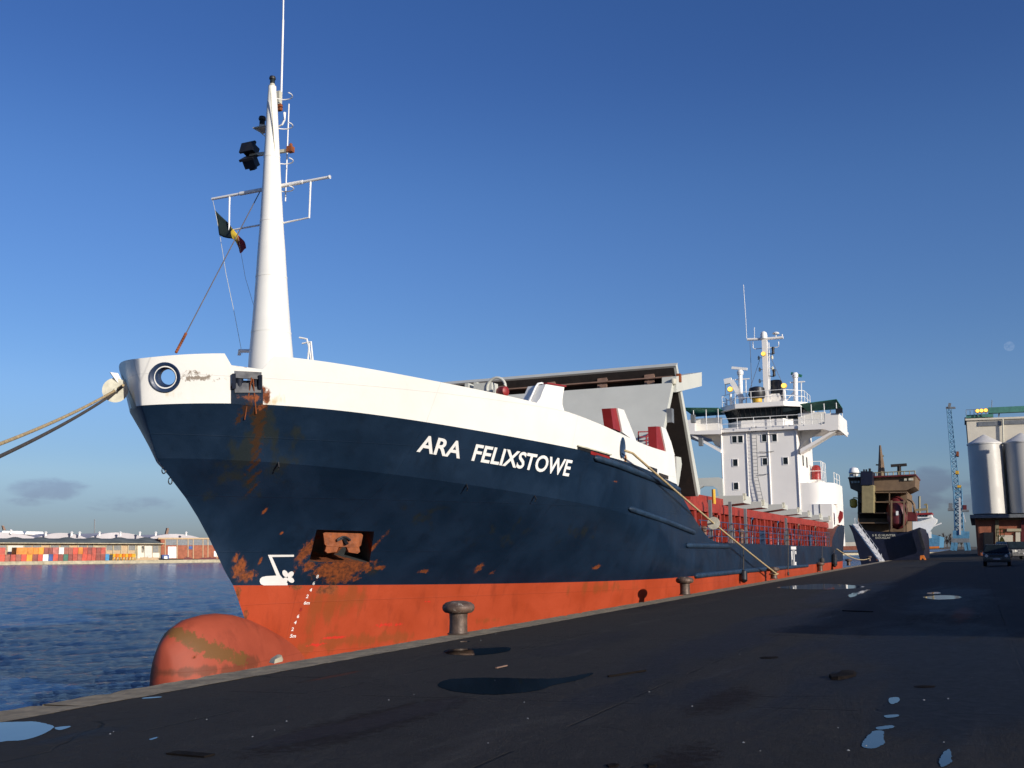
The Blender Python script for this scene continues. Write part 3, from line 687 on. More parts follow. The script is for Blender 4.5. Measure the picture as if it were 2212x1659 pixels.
# name: laid along the shell by true distance, so that the letters shorten with the curve
BL = (899.5,974); BR = (1228,1028)
smp = []; acc = 0; prev = None
for i in range(121):
    u = i/120; p = HIT(BL[0]+(BR[0]-BL[0])*u, BL[1]+(BR[1]-BL[1])*u+4*sin(pi*u)*.2)
    if prev is not None: acc += (p-prev).length
    smp.append((acc, u)); prev = p
Ltot = acc
vs, fs = text_mesh('ARA  FELIXSTOWE', .022)
xmin = min(v.x for v in vs); xmax = max(v.x for v in vs); hmax = max(v.y for v in vs)
def name_px(x, y):
    s_ = (x-xmin)/(xmax-xmin)*Ltot; u = float(np.interp(s_, [q[0] for q in smp], [q[1] for q in smp])); h = y/hmax
    bx_, by_ = BL[0]+(BR[0]-BL[0])*u, BL[1]+(BR[1]-BL[1])*u
    return bx_+(11.5-2.5*u)*h, by_-(35.5-1.5*u)*h
xg = sorted(v.x for v in vs); gp = max(range(len(xg)-1), key=lambda i: xg[i+1]-xg[i]); xg = (xg[gp]+xg[gp+1])/2
for w_ in (0, 1):
    on_hull('ship_name', vs, [f for f in fs if (vs[f[0]].x > xg) == bool(w_)], name_px, M['clean'], .014, split=.25)
for txt, x, y, red in (('5m',629,1373.5,0),('2',632,1359,0),('4',638,1344.5,0),('6',644,1331,0),('8',650,1316.5,1),('6m',659,1302,0),('2',664,1288,0),('4',671.5,1274,0),('6',678,1259.5,0),('8',686,1245,0)):
    vs, fs = text_mesh(txt, .015); hm = max(v.y for v in vs)
    on_hull('draught_mark', vs, fs, lambda a, b, x=x, y=y, hm=hm: (x-4+a/hm*7.4+b/hm*2.2, y+3.6-b/hm*7.4), M['redb'] if red else M['clean'], .010)
z4 = lambda x, y: (317.1+.2867*x, 1078.1+.2867*y)
def poly_hull(name, pts, m_, off=.010, parent=SHIP):
    bm = bmesh.new(); bm.faces.new([bm.verts.new((x, y, 0)) for x, y in pts])
    v0 = [v.co.copy() for v in bm.verts]; f0 = [[v.index for v in f.verts] for f in bm.faces] ; bm.verts.index_update(); f0 = [[v.index for v in f.verts] for f in bm.faces]; bm.free()
    return on_hull(name, v0, f0, lambda a, b: z4(a, b), m_, off, split=40, parent=parent)
poly_hull('bulb_symbol', [(912,419),(1108,418),(1108,433),(943,435),(1003,572),(1003,632),(1060,634),(1060,648),(880,649),(858,640),(849,620),(852,600),(868,586),(900,579),(940,577),(975,575)], M['clean'])
def fan(cx, cy, r0, r1, w_, a):
    out = []
    for i in range(13):
        q = i/12*pi; out.append((cx+cos(a)*(r0+(r1-r0)*(.5-.5*cos(q)))-sin(a)*w_*sin(q), cy+sin(a)*(r0+(r1-r0)*(.5-.5*cos(q)))+cos(a)*w_*sin(q)))
    for i in range(1, 12):
        q = i/12*pi; out.append((cx+cos(a)*(r1-(r1-r0)*(.5-.5*cos(q)))+sin(a)*w_*sin(q), cy+sin(a)*(r1-(r1-r0)*(.5-.5*cos(q)))-cos(a)*w_*sin(q)))
    return out
for k, a in enumerate((-2.1, -.72, .62, 2.25)): poly_hull('thruster_symbol', fan(1058, 588, 4, 60, 19, a), M['clean'], .010+.001*k)

# ------------------------------------------------------------------ foremast
mast = MB(); mp = [(785,.72),(777,.69),(720,.615),(660,.545),(600,.485),(540,.43),(480,.365),(402,.30),(340,.255),(298,.22),(229,.172),(195,.132),(188,.13)]
prf = [PY(585.6+(588-585.6)*(777-y)/590, y, YC) for y, r in mp]
vs = []
for p, (y, r) in zip(prf, mp): vs += [p+Vector((r*cos(2*pi*j/32), r*sin(2*pi*j/32), 0)) for j in range(32)]
vs = [v+Vector((0,0,-2.2)) if i < 32 else v for i, v in enumerate(vs)]
mast.add(vs, [(i*32+j, i*32+(j+1) % 32, (i+1)*32+(j+1) % 32, (i+1)*32+j) for i in range(len(mp)-1) for j in range(32)]+[[(len(mp)-1)*32+j for j in range(32)]])
mst = mast.build('foremast', M['white'], SHIP, ang=60)
XM = prf[0].x
def mx_(x, y, dy=0.0): return PX(x, y, XM)+Vector((0, dy, 0))
def sub(name, mb_, m_): return mb_.build(name, m_, mst)
ya = MB(); l0, l1 = mx_(458,430), mx_(713,382)
ya.tube([l0, l0.lerp(l1,.25)], .045, 10); ya.tube([l0.lerp(l1,.25), l0.lerp(l1,.78)], .065, 10); ya.tube([l0.lerp(l1,.78), l1], .045, 10); ya.tube([l1.lerp(l0,.008), l1], .06, 10)
sub('yard', ya, M['clean'])
for a, b, c_ in (((496,424),(495,498),(562,486)), ((671,391),(668,470),(601,484))):
    q = MB().tube([mx_(*a), mx_(*b), mx_(*c_)], .032, 8); sub('yard_stay', q, M['clean'])
pl = MB(); pl.prism([mx_(598,398), mx_(640,393), mx_(598,408)], (.02,0,0)); sub('bracket_plate', pl, M['clean'])
for y, r in ((720,.618),(600,.488),(480,.368),(340,.258)):
    p = PY(585.6+2.4*(777-y)/590, y, YC); c_ = MB().lathe([(r,-.03),(r+.006,-.028),(r+.006,.028),(r,.03)], 32, p); c_.f = [f for f in c_.f if len(f) == 4]; sub('weld_band', c_, M['white'])
c_ = MB().tube([PY(612-(760-y)*.045, y, YC)+Vector((-.25,-.42*(.35+.65*(y-200)/560),0)) for y in range(200, 770, 60)], .018, 6); sub('conduit', c_, M['disc'])
# ladder safety hoops behind the mast and their rail
hp = MB(); r0 = .42
for y, x in ((208,612),(272,612),(348,610),(408,612)):
    c_ = PY(588+ (y-200)*.01, y, YC); yr = -.62
    pts = [c_+Vector((.10+.30*cos(a), yr*.35+.32*sin(a)-.12, 0)) for a in [radians(-110+ i*20) for i in range(12)]]
    sub('ladder_hoop', MB().tube(pts, .018, 6), M['clean'])
rl = MB(); rl.tube([mx_(614,218)+Vector((.25,0,0)), mx_(606,430)+Vector((.25,0,0))], .022, 8); sub('ladder_rail', rl, M['clean'])
wh = MB(); a0 = mx_(603,216)+Vector((.1,0,0)); a1 = mx_(607.5,40)+Vector((.1,0,0)); a2 = mx_(609,-60)+Vector((.1,0,0))
wh.tube([a0, a1], .035, 8); wh.tube([a1, a2], .026, 8); sub('whip_antenna', wh, M['clean'])
bx_ = MB(); q = mx_(598,212); bx_.box(q.x-.06,q.x+.10,q.y-.14,q.y+.02,q.z-.25,q.z+.22); sub('antenna_box', bx_, M['disc'])
bx_ = MB(); q = mx_(600,232); bx_.box(q.x-.04,q.x+.08,q.y-.14,q.y+.02,q.z-.12,q.z+.10); sub('rusty_clamp', bx_, M['rust'])
def lantern(x, y, s=1.0):
    p = mx_(x, y) if isinstance(x, (int, float)) else x
    m_ = MB().lathe([(.13*s,0),(.13*s,.04*s),(.085*s,.07*s),(.085*s,.12*s)], 16, p); sub('lantern_base', m_, M['disc'])
    m_ = MB().lathe([(.075*s,.12*s),(.08*s,.2*s),(.075*s,.28*s)], 16, p); sub('lantern_lens', m_, M['glass'])
    m_ = MB().lathe([(.10*s,.28*s),(.11*s,.31*s),(.09*s,.38*s),(.02*s,.41*s)], 16, p); sub('lantern_cap', m_, M['black'])
lantern(prf[-1]+Vector((0,0,-.02)), 0)
q = mx_(571,280); pl = MB(); pl.prism([q+Vector((-.25,.28,0)), q+Vector((-.25,-.22,0)), q+Vector((.25,-.22,0)), q+Vector((.25,.28,0))], (0,0,.03)); pl.bar(q+Vector((-.2,.2,0)), q+Vector((0,-.14,-.32)), .05, .02); sub('lantern_shelf', pl, M['disc'])
lantern(q+Vector((0,.10,.03)), 0, 1.15)
hn = MB(); q = mx_(603,272); hn.tube([q+Vector((0,.05,-.02)), q+Vector((0,-.12,.02)), q+Vector((0,-.2,.15)), q+Vector((0,-.21,.42))], [.03,.03,.035,.05], 8); sub('air_pipe', hn, M['clean'])
ar = MB(); a0 = mx_(540,336); a1 = mx_(632,324); ar.bar(a0, a1, .10, .10); sub('floodlight_arm', ar, M['disc'])
for (x, y, tl) in ((543,326,.3), (543,354,.9)):
    q = mx_(x, y); c_ = MB(); R_ = Matrix.Rotation(tl, 3, 'Y'); 
    def tb(x0,x1,y0,y1,z0,z1): c_.add([q+R_ @ Vector((a,b,d)) for a in (x0,x1) for b in (y0,y1) for d in (z0,z1)], [(0,1,3,2),(4,6,7,5),(0,4,5,1),(2,3,7,6),(0,2,6,4),(1,5,7,3)])
    tb(-.16,.12,-.22,.22,-.13,.13); tb(-.24,-.16,-.28,.28,-.19,.19); tb(.12,.2,-.1,.1,-.08,.08); sub('floodlight', c_, M['black'])
q = mx_(628,322); c_ = MB(); c_.box(q.x-.1,q.x+.1,q.y-.08,q.y+.1,q.z-.1,q.z+.08); c_.lathe([(.05,.08),(.06,.16),(.02,.2)], 10, q); sub('horn', c_, M['rust'])
# low pipe on the left side of the mast foot, steps on the right
q0, q1 = mx_(540,758), mx_(517,758); c_ = MB().tube([q0, q1, q1-Vector((0,0,.14))], .06, 8); sub('foot_pipe', c_, M['clean'])
gr = MB()
for pts in (((630,724),(646,727),(650,742),(656,775)), ((636,737),(655,733),(659,775)), ((652,736),(648,775))): gr.tube([mx_(*p)+Vector((.4,0,0)) for p in pts], .028, 8)
sub('grab_rail', gr, M['clean'])
# forestay with chain end
fs_ = MB(); s0 = mx_(561,415); s1 = PY(380,762,YC); s1.x = s1.x; fs_.tube([s0, s0.lerp(s1,.9)], .016, 6); sub('forestay', fs_, M['wire'])
ch = MB(); a = s0.lerp(s1,.9)
for i in range(9):
    p = a.lerp(s1, i/8.5); ch.lathe([(.015,-.05),(.04,-.03),(.04,.03),(.015,.05)], 8, p, (s1-a))
sub('stay_chain', ch, M['rust'])

# ------------------------------------------------------------------ bulwark posts, box and deck gear on the forecastle
def hull_prism(name, pts, depth, m_, par=SHIP, lift=0.0):
    q = [PY(x, y, YS+lift) for x, y in pts]; return MB().prism(q, (0, depth, 0)).build(name, m_, par)
def yline(x): return HIT(x, ) if False else None
# each fin stands on the shell line at its own depth
def fin(pts_w, pts_r, yy):
    q = [PY(x, y, yy) for x, y in pts_w]; MB().prism(q, (0,.10,0)).build('bulwark_fin', M['white'], SHIP)
    a = [PY(x, y, yy+.06) for x, y in pts_r]; MB().prism(a, (-.02,.34,0)).build('fin_web', M['redb'], SHIP)
fin([(1334,881.5),(1348,885.5),(1360,915),(1373,948),(1376,957),(1345,934)], [(1319,882),(1333,881.5),(1345,934),(1325,926)], HIT(1346,945).y+.02)
fin([(1428,921.5),(1438.5,926),(1450,955),(1457.5,983),(1441,984)], [(1417,921),(1428,921.5),(1440,983),(1419,972)], YS+.02)
vA, vB = HIT(1163,884), HIT(1217,898); vd = (vB-vA); vd.z = 0; vn = Vector((-vd.y, vd.x, 0)).normalized()
if vn.y < 0: vn = -vn                                                # inboard
def VP(x, y, back=0.0):
    d = Vector(raydir(x, y)); o = Vector(CAM); return o+d*(((vA+vn*back)-o).dot(vn)/d.dot(vn))
q = [VP(x, y, .015) for x, y in ((1158,885),(1160,869),(1167,860),(1172,846),(1179,830),(1219,836.5),(1215,862),(1215,874),(1219,888),(1219,900))]
MB().prism(q, vn*.75).build('vent_trunk', M['white'], SHIP)
q = [VP(x, y, .10)+Vector((0,0,.02)) for x, y in ((1178,829.5),(1219.5,836))]; MB().bar(q[0], q[1], .16, .05).build('trunk_rim', M['redb'], SHIP)
q = [VP(x, y, .35) for x, y in ((1141,872),(1157,836),(1162,829),(1170,827.5),(1180,831))]; MB().tube(q, .032, 8).build('hoop_rail', M['clean'], SHIP)
# red railing and a platform inside the bulwark
rr = MB(); yr = YS+1.2
for pts in (((1379,933),(1415,932)),((1379,933),(1379,962)),((1396,965),(1396,942),(1402,936),(1428,932)),((1380,944),(1428,943)),((1380,952),(1428,952))): rr.tube([PY(x, y, yr) for x, y in pts], .03, 6)
rr.box(PY(1398,970,yr).x, PY(1430,970,yr).x, yr-.4, yr+2, PY(1410,972,yr).z-.4, PY(1410,966,yr).z); rr.build('platform_rail', M['redb'], SHIP)
# windlass bits just showing over the rail
wg = MB(); 
for x0, y0, x1, y1 in ((1004,828,1012,836),(1023,826,1030,842),(1030,828,1062,846)):
    a, b = PX(x0, y0, 36), PX(x1, y1, 36); wg.box(36, 36.6, b.y, a.y, b.z-.4, a.z)
c_ = PX(1072,838,36); wg.tube([c_+Vector((0,.42*cos(a),.42*sin(a))) for a in [2*pi*i/20 for i in range(21)]], .06, 8)
wg.box(35.8,36.2,c_.y-.05,c_.y+.05,c_.z-1.4,c_.z); wg.build('windlass', M['grey'], SHIP)
c_ = PX(1085,846,36); MB().lathe([(.17,-.2),(.20,-.1),(.20,.2),(.12,.25)], 16, c_, (-.3,-1,0)).build('winch_drum', M['redb'], SHIP)

# ------------------------------------------------------------------ folded hatch covers, coaming and hold
YP = 12.55; YL = 2*YC-YP
pk_ = PY(1455.5,794,YP); ft = PY(1503,1072,YP); f_t = PY(1448,827,YP); f_b = PY(1420,966,YP)
dl = (ft-pk_).normalized(); nl = Vector((-dl.z, 0, dl.x)); nl = nl if nl.x < 0 else -nl        # towards the bow, under the leaf
hc = MB(); th = .42
rear = [pk_, ft, ft-nl*th, pk_-nl*th]
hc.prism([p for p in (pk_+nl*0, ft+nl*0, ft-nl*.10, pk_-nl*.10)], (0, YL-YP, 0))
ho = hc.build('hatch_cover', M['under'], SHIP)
sd = MB()
for yy in (YP-.10, YL): sd.prism([Vector((p.x, yy, p.z)) for p in (pk_+nl*.55, ft+nl*.40, ft-nl*.42, pk_-nl*.50)], (0,.10,0))
# seen from the quay the leaf shows its pale side plate, aft of the underside that has its shade in the colour
sd = MB(); sd.prism([Vector((p.x, YP-.12, p.z)) for p in (pk_, ft, ft-nl*.55, pk_-nl*.28)], (0,.12,0)); sd.build('cover_side', M['grey'], ho)
tp = MB(); tp.prism([pk_+Vector((0,-.12,0)), pk_+nl*.1+Vector((0,-.12,.12)), pk_-nl*.3+Vector((0,-.12,.12)), pk_-nl*.28+Vector((0,-.12,0))], (0, YL-YP+.12, 0)); tp.build('cover_edge', M['grey'], ho)
st_ = MB()
for f in (.075, .15): a = pk_+dl*(pk_-ft).length*f; st_.box(a.x-.42, a.x+.0, YP+.05, YL, a.z-.03, a.z+.03)
a = pk_+dl*.25; st_.build('stiffener', M['beam'], ho)
for x in (1082,1188,1300,1402):
    yy = PX(x, 815, pk_.x).y; a = pk_+dl*.35
    b_ = MB(); b_.prism([Vector((a.x-.03, yy+.28, a.z+.12)), Vector((a.x-.03, yy-.22, a.z+.16)), Vector((a.x-.55, yy-.34, a.z-.95)), Vector((a.x-.55, yy+.12, a.z-.95))], (.10,0,0)); b_.lathe([(.07,0),(.09,.05)], 10, Vector((a.x-.3, yy-.02, a.z-.35)), (-1,0,0)); b_.build('cover_hinge', M['beam'], ho)
# front leaf: its grey face leans aft
fr = MB(); fbx = f_b+(f_b-f_t)*.9; fr.prism([f_t, fbx, fbx+Vector((.30,0,.05)), f_t+Vector((.30,0,.05))], (0, YL-YP, 0)); fo = fr.build('hatch_cover', M['grey'], SHIP)
ed = MB(); ed.prism([Vector((p.x, YP-.10, p.z)) for p in (f_t, fbx, fbx+Vector((.42,0,0)), f_t+Vector((.42,0,.03)))], (0,.10,0)); ed.build('cover_side', M['grey'], fo)
lp = MB().lathe([(.05,0),(.13,.05),(.15,.25),(.1,.3)], 12, f_t+Vector((.1,-.12,-.1))); lp.build('end_lamp', M['disc'], fo)
bk_ = MB(); q = PY(1441,897,YP-.1); bk_.box(q.x-.1,q.x+.25,q.y-.25,q.y,q.z-.35,q.z+.3); bk_.build('cover_stop', M['greyd'], fo)
# lifting arm sticking out aft of the peak
ha = MB(); y0 = YP-.25; A = [PY(x, y, y0) for x, y in ((1461,812),(1510,804),(1517,808.5),(1517,833),(1461,846))]
A = [PY(1461,813,y0), PY(1516,804,y0), PY(1516,834,y0), PY(1461,847,y0)]; ha.prism(A, (0,.7,0)); ha.build('lifting_arm', M['grey'], ho)
for x, y in ((1493,905),(1510,955),(1462,817)):
    q = PY(x, y, YP-.12); c_ = MB(); c_.box(q.x-.12,q.x+.12,q.y-.2,q.y,q.z-.2,q.z+.2); c_.build('cover_cleat', M['greyd'] if x > 1470 else M['rust'], ho)
# pale bracket just aft of the bulwark end
q = [PY(x, y, YP-.35) for x, y in ((1461,986),(1471,988),(1473,1003),(1466,1048),(1461,1056))]; MB().prism(q, (0,.5,0)).build('end_bracket', M['grey'], SHIP)

YCm = 12.35; XA = PY(1482,1085,YCm).x; XZ = PY(1797,1131,YCm).x
zc0, zc1 = PY(1482,1083,YCm).z, PY(1797,1131,YCm).z
zcm = (zc0+zc1)/2; ZD = 2.0
co = MB(); co.box(XA-2, XZ, YCm+.75, YCm+.95, ZD, zcm-.02); co.box(XA-2, XZ, 2*YC-YCm-.95, 2*YC-YCm-.75, ZD, zcm-.02)
co.box(XZ-.2, XZ, YCm+.95, 2*YC-YCm-.95, ZD, zcm-.03); coam = co.build('coaming', M['red'], SHIP)
ct = MB(); ct.box(XA-2, XZ+.1, YCm, YCm+.74, zcm-.06, zcm+.06); ct.box(XA-2, XZ+.1, YCm-.03, YCm+.02, zcm-.42, zcm-.063); ct.build('coaming_rail', M['red'], coam)
x = XA-1; k = 0; rs = random.Random(5)
while x < XZ:
    c_ = MB(); wdt = .42 if k % 2 == 0 else .14
    c_.box(x, x+wdt, YCm+.02, YCm+.745, ZD+.9, zcm-.43); c_.prism([Vector((x, YCm+.02, ZD+.9)), Vector((x, YCm+.745, ZD+.9)), Vector((x, YCm+.745, ZD)), Vector((x, YCm+.30, ZD))], (wdt,0,0))
    c_.build('coaming_stay', M['red'], coam); x += 1.25+rs.uniform(-.1,.1); k += 1
# loose gear standing in the side passage
rg = random.Random(9)
for i in range(16):
    x = XA+2.5+i*2.9; c_ = MB(); z0 = ZD; 
    if i % 3 == 0: c_.lathe([(.12,0),(.12,.7),(.2,.72),(.2,.82),(.06,.9)], 10, (x, YS+.55, z0))
    elif i % 3 == 1: c_.tube([(x, YS+.5, z0), (x, YS+.5, z0+1.5), (x+.1, YS+.5, z0+1.6)], .07, 8)
    else: c_.box(x, x+.35, YS+.35, YS+.65, z0, z0+.9)
    c_.build('vent_pipe' if i % 3 < 2 else 'deck_box', [M['navyl'], M['beam'], M['red']][rg.randrange(3)], SHIP)
for x_, y_ in ((1576,1098),(1609,1112),(1697,1130),(1533,1095)):
    a = PY(x_, y_, YS+.35); MB().box(a.x-.08, a.x+.08, YS+.25, YS+.40, ZD, a.z+.35).build('deck_post', M['greyd'], SHIP)
# rail along the side
rl = MB(); xs0 = TPX[3]-.2; zt = ZD+1.12; xe0 = TPX[6]-.3
for dz in (0, -.38, -.72): rl.tube([(xs0 if dz == 0 else xs0+.8, YS+.10, zt+dz), (xe0, YS+.10, zt+dz)], .022, 6)
x = xs0+.3; 
while x < xe0: rl.tube([(x, YS+.10, ZD-.05), (x, YS+.10, zt)], .024, 6); x += 1.42
rl.build('side_rail', M['navyl'], SHIP)
# the closed covers: ends of the leaves, tapering outboard over the coaming
for (xr, yt, yb, xl) in ((1605,1070,1086,1576),(1645,1083,1096,1603),(1690,1089,1099,1650),(1722,1099,1110,1670),(1745,1106,1116,1692),(1770,1112,1122,1712),(1790,1117,1126,1740)):
    X_ = PY(xr, yt, 12.2).x; zt_ = PY(xr, yt, 12.2).z; zb_ = PY(xr, yb, 12.2).z
    c_ = MB(); c_.prism([Vector((X_, 12.2, zt_)), Vector((X_, 2*YC-12.2, zt_)), Vector((X_, 2*YC-12.2, zb_)), Vector((X_, 2*YC-15.2, zcm+.08)), Vector((X_, 15.2, zcm+.08)), Vector((X_, 12.2, zb_))], (2.2,0,0))
    cv = c_.build('closed_hatch_cover', M['grey'], SHIP); c_ = MB(); c_.box(X_+.1, X_+.4, 12.08, 12.25, zt_-.25, zt_+.12); c_.build('cover_lug', M['disc'], cv)
# open hold: red cover end, dark gap
c_ = MB(); a = PY(1500,1072,12.9); b_ = PY(1570,1090,12.9); c_.box(a.x, b_.x, 13.1, 24, zcm+.07, PY(1535,1072,13).z); c_.build('hatch_beam', M['red'], SHIP)
c_ = MB(); q = PY(1542,1079,12.7); c_.tube([q-Vector((0,0,.5)), q+Vector((0,0,.55))], .1, 8); c_.build('yellow_post', M['yellow'], SHIP)

# ------------------------------------------------------------------ deckhouse and bridge
XB = 97.0
def rx(x0, y0, x1, y1, X):
    a = PX(x0, (y0+y1)/2, X); b = PX(x1, (y0+y1)/2, X); t_ = PX((x0+x1)/2, y0, X); u = PX((x0+x1)/2, y1, X)
    return b.y, a.y, u.z, t_.z
def bxp(mb_, x0, y0, x1, y1, X, d, mi=0):
    a, b, c, e = rx(x0, y0, x1, y1, X); return mb_.box(X, X+d, a, b, c, e, mi)
def pxs(pts, X): return [PX(x, y, X) for x, y in pts]
ty0, ty1, _, tz1 = rx(1559,921,1724.5,1000,XB)
c_ = MB(); c_.box(XB, XB+9, ty0, ty1, ZD, tz1); house = c_.build('deckhouse', M['house'], SHIP)
def hpart(name, mb_, m_, par=None): return mb_.build(name, m_, par or house)
# vertical half-round stiffeners, wires and the ladder
for x in (1560.5,1615,1662,1723.5):
    a = PX(x, 1000, XB); c_ = MB().tube([Vector((XB-.02, a.y, ZD+.3)), Vector((XB-.02, a.y, tz1-.2))], .085, 10); hpart('stiffener', c_, M['house'])
ld = MB(); l0 = PX(1629,925,XB).y; l1 = PX(1633,1080,XB).y
for dy in (-.22, .22): ld.tube([Vector((XB-.25, l0+dy, tz1)), Vector((XB-.25, l0+dy, 8.5)), Vector((XB-.25, l0-.35+dy, 6.5)), Vector((XB-.25, l0-.4+dy, 4.6))], .035, 6)
z = 4.8
while z < tz1:
    yy = l0-(.35*min(1, (8.5-z)/2.0) if z < 8.5 else 0); ld.tube([Vector((XB-.25, yy-.22, z)), Vector((XB-.25, yy+.22, z))], .022, 5); z += .34
hpart('ladder', ld, M['greyd'])
for (xa, ya, xb, yb_) in ((1640,976,1672,974.5),(1639,1025,1660,1023),(1643,937,1678,937)):
    a, b = PX(xa, ya, XB-.12), PX(xb, yb_, XB-.12); c_ = MB().tube([a, (a+b)/2-Vector((0,0,.06)), b], .03, 5); hpart('cable', c_, M['greyd'])
def window(x, y, w_=9.8, h_=14.5, X=XB):
    a, b, c, e = rx(x-w_/2, y-h_/2, x+w_/2, y+h_/2, X)
    f_ = MB(); t_ = .05
    for q in ((a-t_,a,c-t_,e+t_), (b,b+t_,c-t_,e+t_), (a,b,c-t_,c), (a,b,e,e+t_)): f_.box(X-.06, X+.02, *q)
    fo_ = hpart('window', f_, M['clean']); g_ = MB(); g_.box(X-.02, X+.015, a, b, c, e); g_.build('pane', M['glass'], fo_)
for x, y in ((1586.5,949.2),(1599.5,948.8),(1651,946.5),(1673,946),(1588.5,999.5),(1652.5,997),(1697,995.5),(1590,1050)): window(x, y)
hd = MB(); bxp(hd, 1642, 984.5, 1659, 985.5, XB-.12, .14); hpart('door_head', hd, M['greyd'])
# bridge deck with its wings
Xw = XB-.6
def wing_panel(pts, d, name, m_='house', X=Xw): c_ = MB().prism(pxs(pts, X), (d,0,0)); return hpart(name, c_, M[m_])
wl0, wl1, wz0, wz1 = rx(1484,918,1812,928,Xw)
fl = MB(); zfl = PX(1640,924,Xw).z; fl.box(Xw+.17, XB+7.5, PX(1811,915,Xw).y, PX(1484,915,Xw).y, zfl-.25, zfl); hpart('bridge_deck', fl, M['house'])
wing_panel([(1483,908),(1501,905),(1501,931),(1558,928),(1558,937.5),(1507,938.5),(1487,938)], .16, 'wing_bulwark')
wing_panel([(1724,917.5),(1781.5,915.5),(1781.5,893.5),(1811,892),(1811,928),(1793,931),(1778,927),(1724,929.5)], .16, 'wing_bulwark')
# far bulwarks of the open wings, seen through the front openings
for (xa, xb, ya, yb_, m_) in ((1499,1560,903,932,'clean'), (1724,1784,891,917,'greyd')):
    a, b, c, e = rx(xa, ya, xb, yb_, XB+2.0); c_ = MB(); c_.box(XB+2.0, XB+2.12, a, b, zfl, e); hpart('wing_bulwark', c_, M['house'])
for x in (1483.5, 1810.5):
    a = PX(x, 900, Xw); zz = PX(x, 908 if x < 1600 else 892, Xw).z; c_ = MB(); c_.box(Xw+.17, XB+6, a.y-.06, a.y+.06, zfl-.6, zz); hpart('wing_end', c_, M['clean'])
# triangular brackets under the wings
for pts in ([(1487,938),(1494,938),(1557,971),(1557,978)], [(1811,928),(1800,929.5),(1728.5,970),(1728.5,979)]):
    c_ = MB().prism(pxs(pts, Xw+.2), (1.6,0,0)); hpart('wing_bracket', c_, M['house'])
c_ = MB().prism(pxs([(1507,939),(1556,938),(1556,968),(1545,962),(1536,948)], Xw+1.9), (.12,0,0)); hpart('wing_web', c_, M['house'])
c_ = MB().prism(pxs([(1728,930),(1775,927.5),(1772,934),(1750,947),(1742,950),(1734,962),(1728,964)], Xw+1.9), (.12,0,0)); hpart('wing_web', c_, M['house'])
# wheelhouse: slanted dark glazing under a pale fascia with chamfered corners
w0 = PX(1561,900,XB+1.2).y; w1 = PX(1730,890,XB+1.2).y; zg0 = zfl; zg1 = PX(1640,880,XB+.6).z; zr = PX(1640,869,XB+.3).z
def plan(y0, y1, x0, ch, d): return [(x0+ch, y0), (x0, y0+ch), (x0, y1-ch), (x0+ch, y1), (x0+d, y1), (x0+d, y0)]
lowp = plan(w1+.25, w0-.25, XB+1.4, 1.5, 5.2); upp = plan(w1-.15, w0+.15, XB+.8, 1.7, 6)
zs_ = PX(1640,906,XB+1.2).z
c_ = MB(); n = 6; c_.add([(x, y, zfl) for x, y in lowp]+[(x, y, zs_) for x, y in lowp], [(i, (i+1) % n, n+(i+1) % n, n+i) for i in range(n)]+[list(range(n)), list(range(n, 2*n))]); wh_ = hpart('wheelhouse', c_, M['house'])
c_ = MB(); c_.add([(x, y, zs_+.002) for x, y in lowp]+[(x, y, zg1) for x, y in upp], [(i, (i+1) % n, n+(i+1) % n, n+i) for i in range(n)]); hpart('bridge_window', c_, M['glass'])
roofp = plan(w1-.45, w0+.45, XB+.35, 1.9, 7)
c_ = MB(); c_.add([(x, y, zg1) for x, y in roofp]+[(x, y, zr) for x, y in roofp], [(i, (i+1) % n, n+(i+1) % n, n+i) for i in range(n)]+[list(range(n)), list(range(n, 2*n))]); hpart('wheelhouse_roof', c_, M['house'])
for u in np.linspace(.03, .97, 9):
    a = Vector((lowp[1][0]-.02, lowp[1][1]*(1-u)+lowp[2][1]*u, zs_)); b = Vector((upp[1][0]-.02, upp[1][1]*(1-u)+upp[2][1]*u, zg1)); c_ = MB().bar(a, b, .07, .05); hpart('window_bar', c_, M['black'])
# railings along the bridge front and on the monkey island
def railing(name, pts, h, n_, m_='clean', par=None):
    c_ = MB(); pts = [Vector(p) for p in pts]
    for f in (1.0, .5): c_.tube([p+Vector((0,0,h*f)) for p in pts], .03, 6)
    for a, b in zip(pts[:-1], pts[1:]):
        k_ = max(1, int((b-a).length/n_))
        for i in range(k_+1): p = a.lerp(b, i/k_); c_.tube([p, p+Vector((0,0,h))], .03, 6)
    return hpart(name, c_, M[m_], par)
railing('bridge_rail', [(Xw-.02, PX(1558,920,Xw).y, zfl), (Xw-.02, PX(1775,915,Xw).y, zfl)], 1.05, 1.5)
railing('top_rail', [(XB+6, roofp[3][1]-.2, zr), (roofp[3][0]+.1, roofp[3][1]-.2, zr), (roofp[2][0]+.2, roofp[2][1], zr), (roofp[1][0]+.2, roofp[1][1], zr), (roofp[0][0]+.1, roofp[0][1]+.2, zr), (XB+6, roofp[0][1]+.2, zr)], 1.15, 1.3)
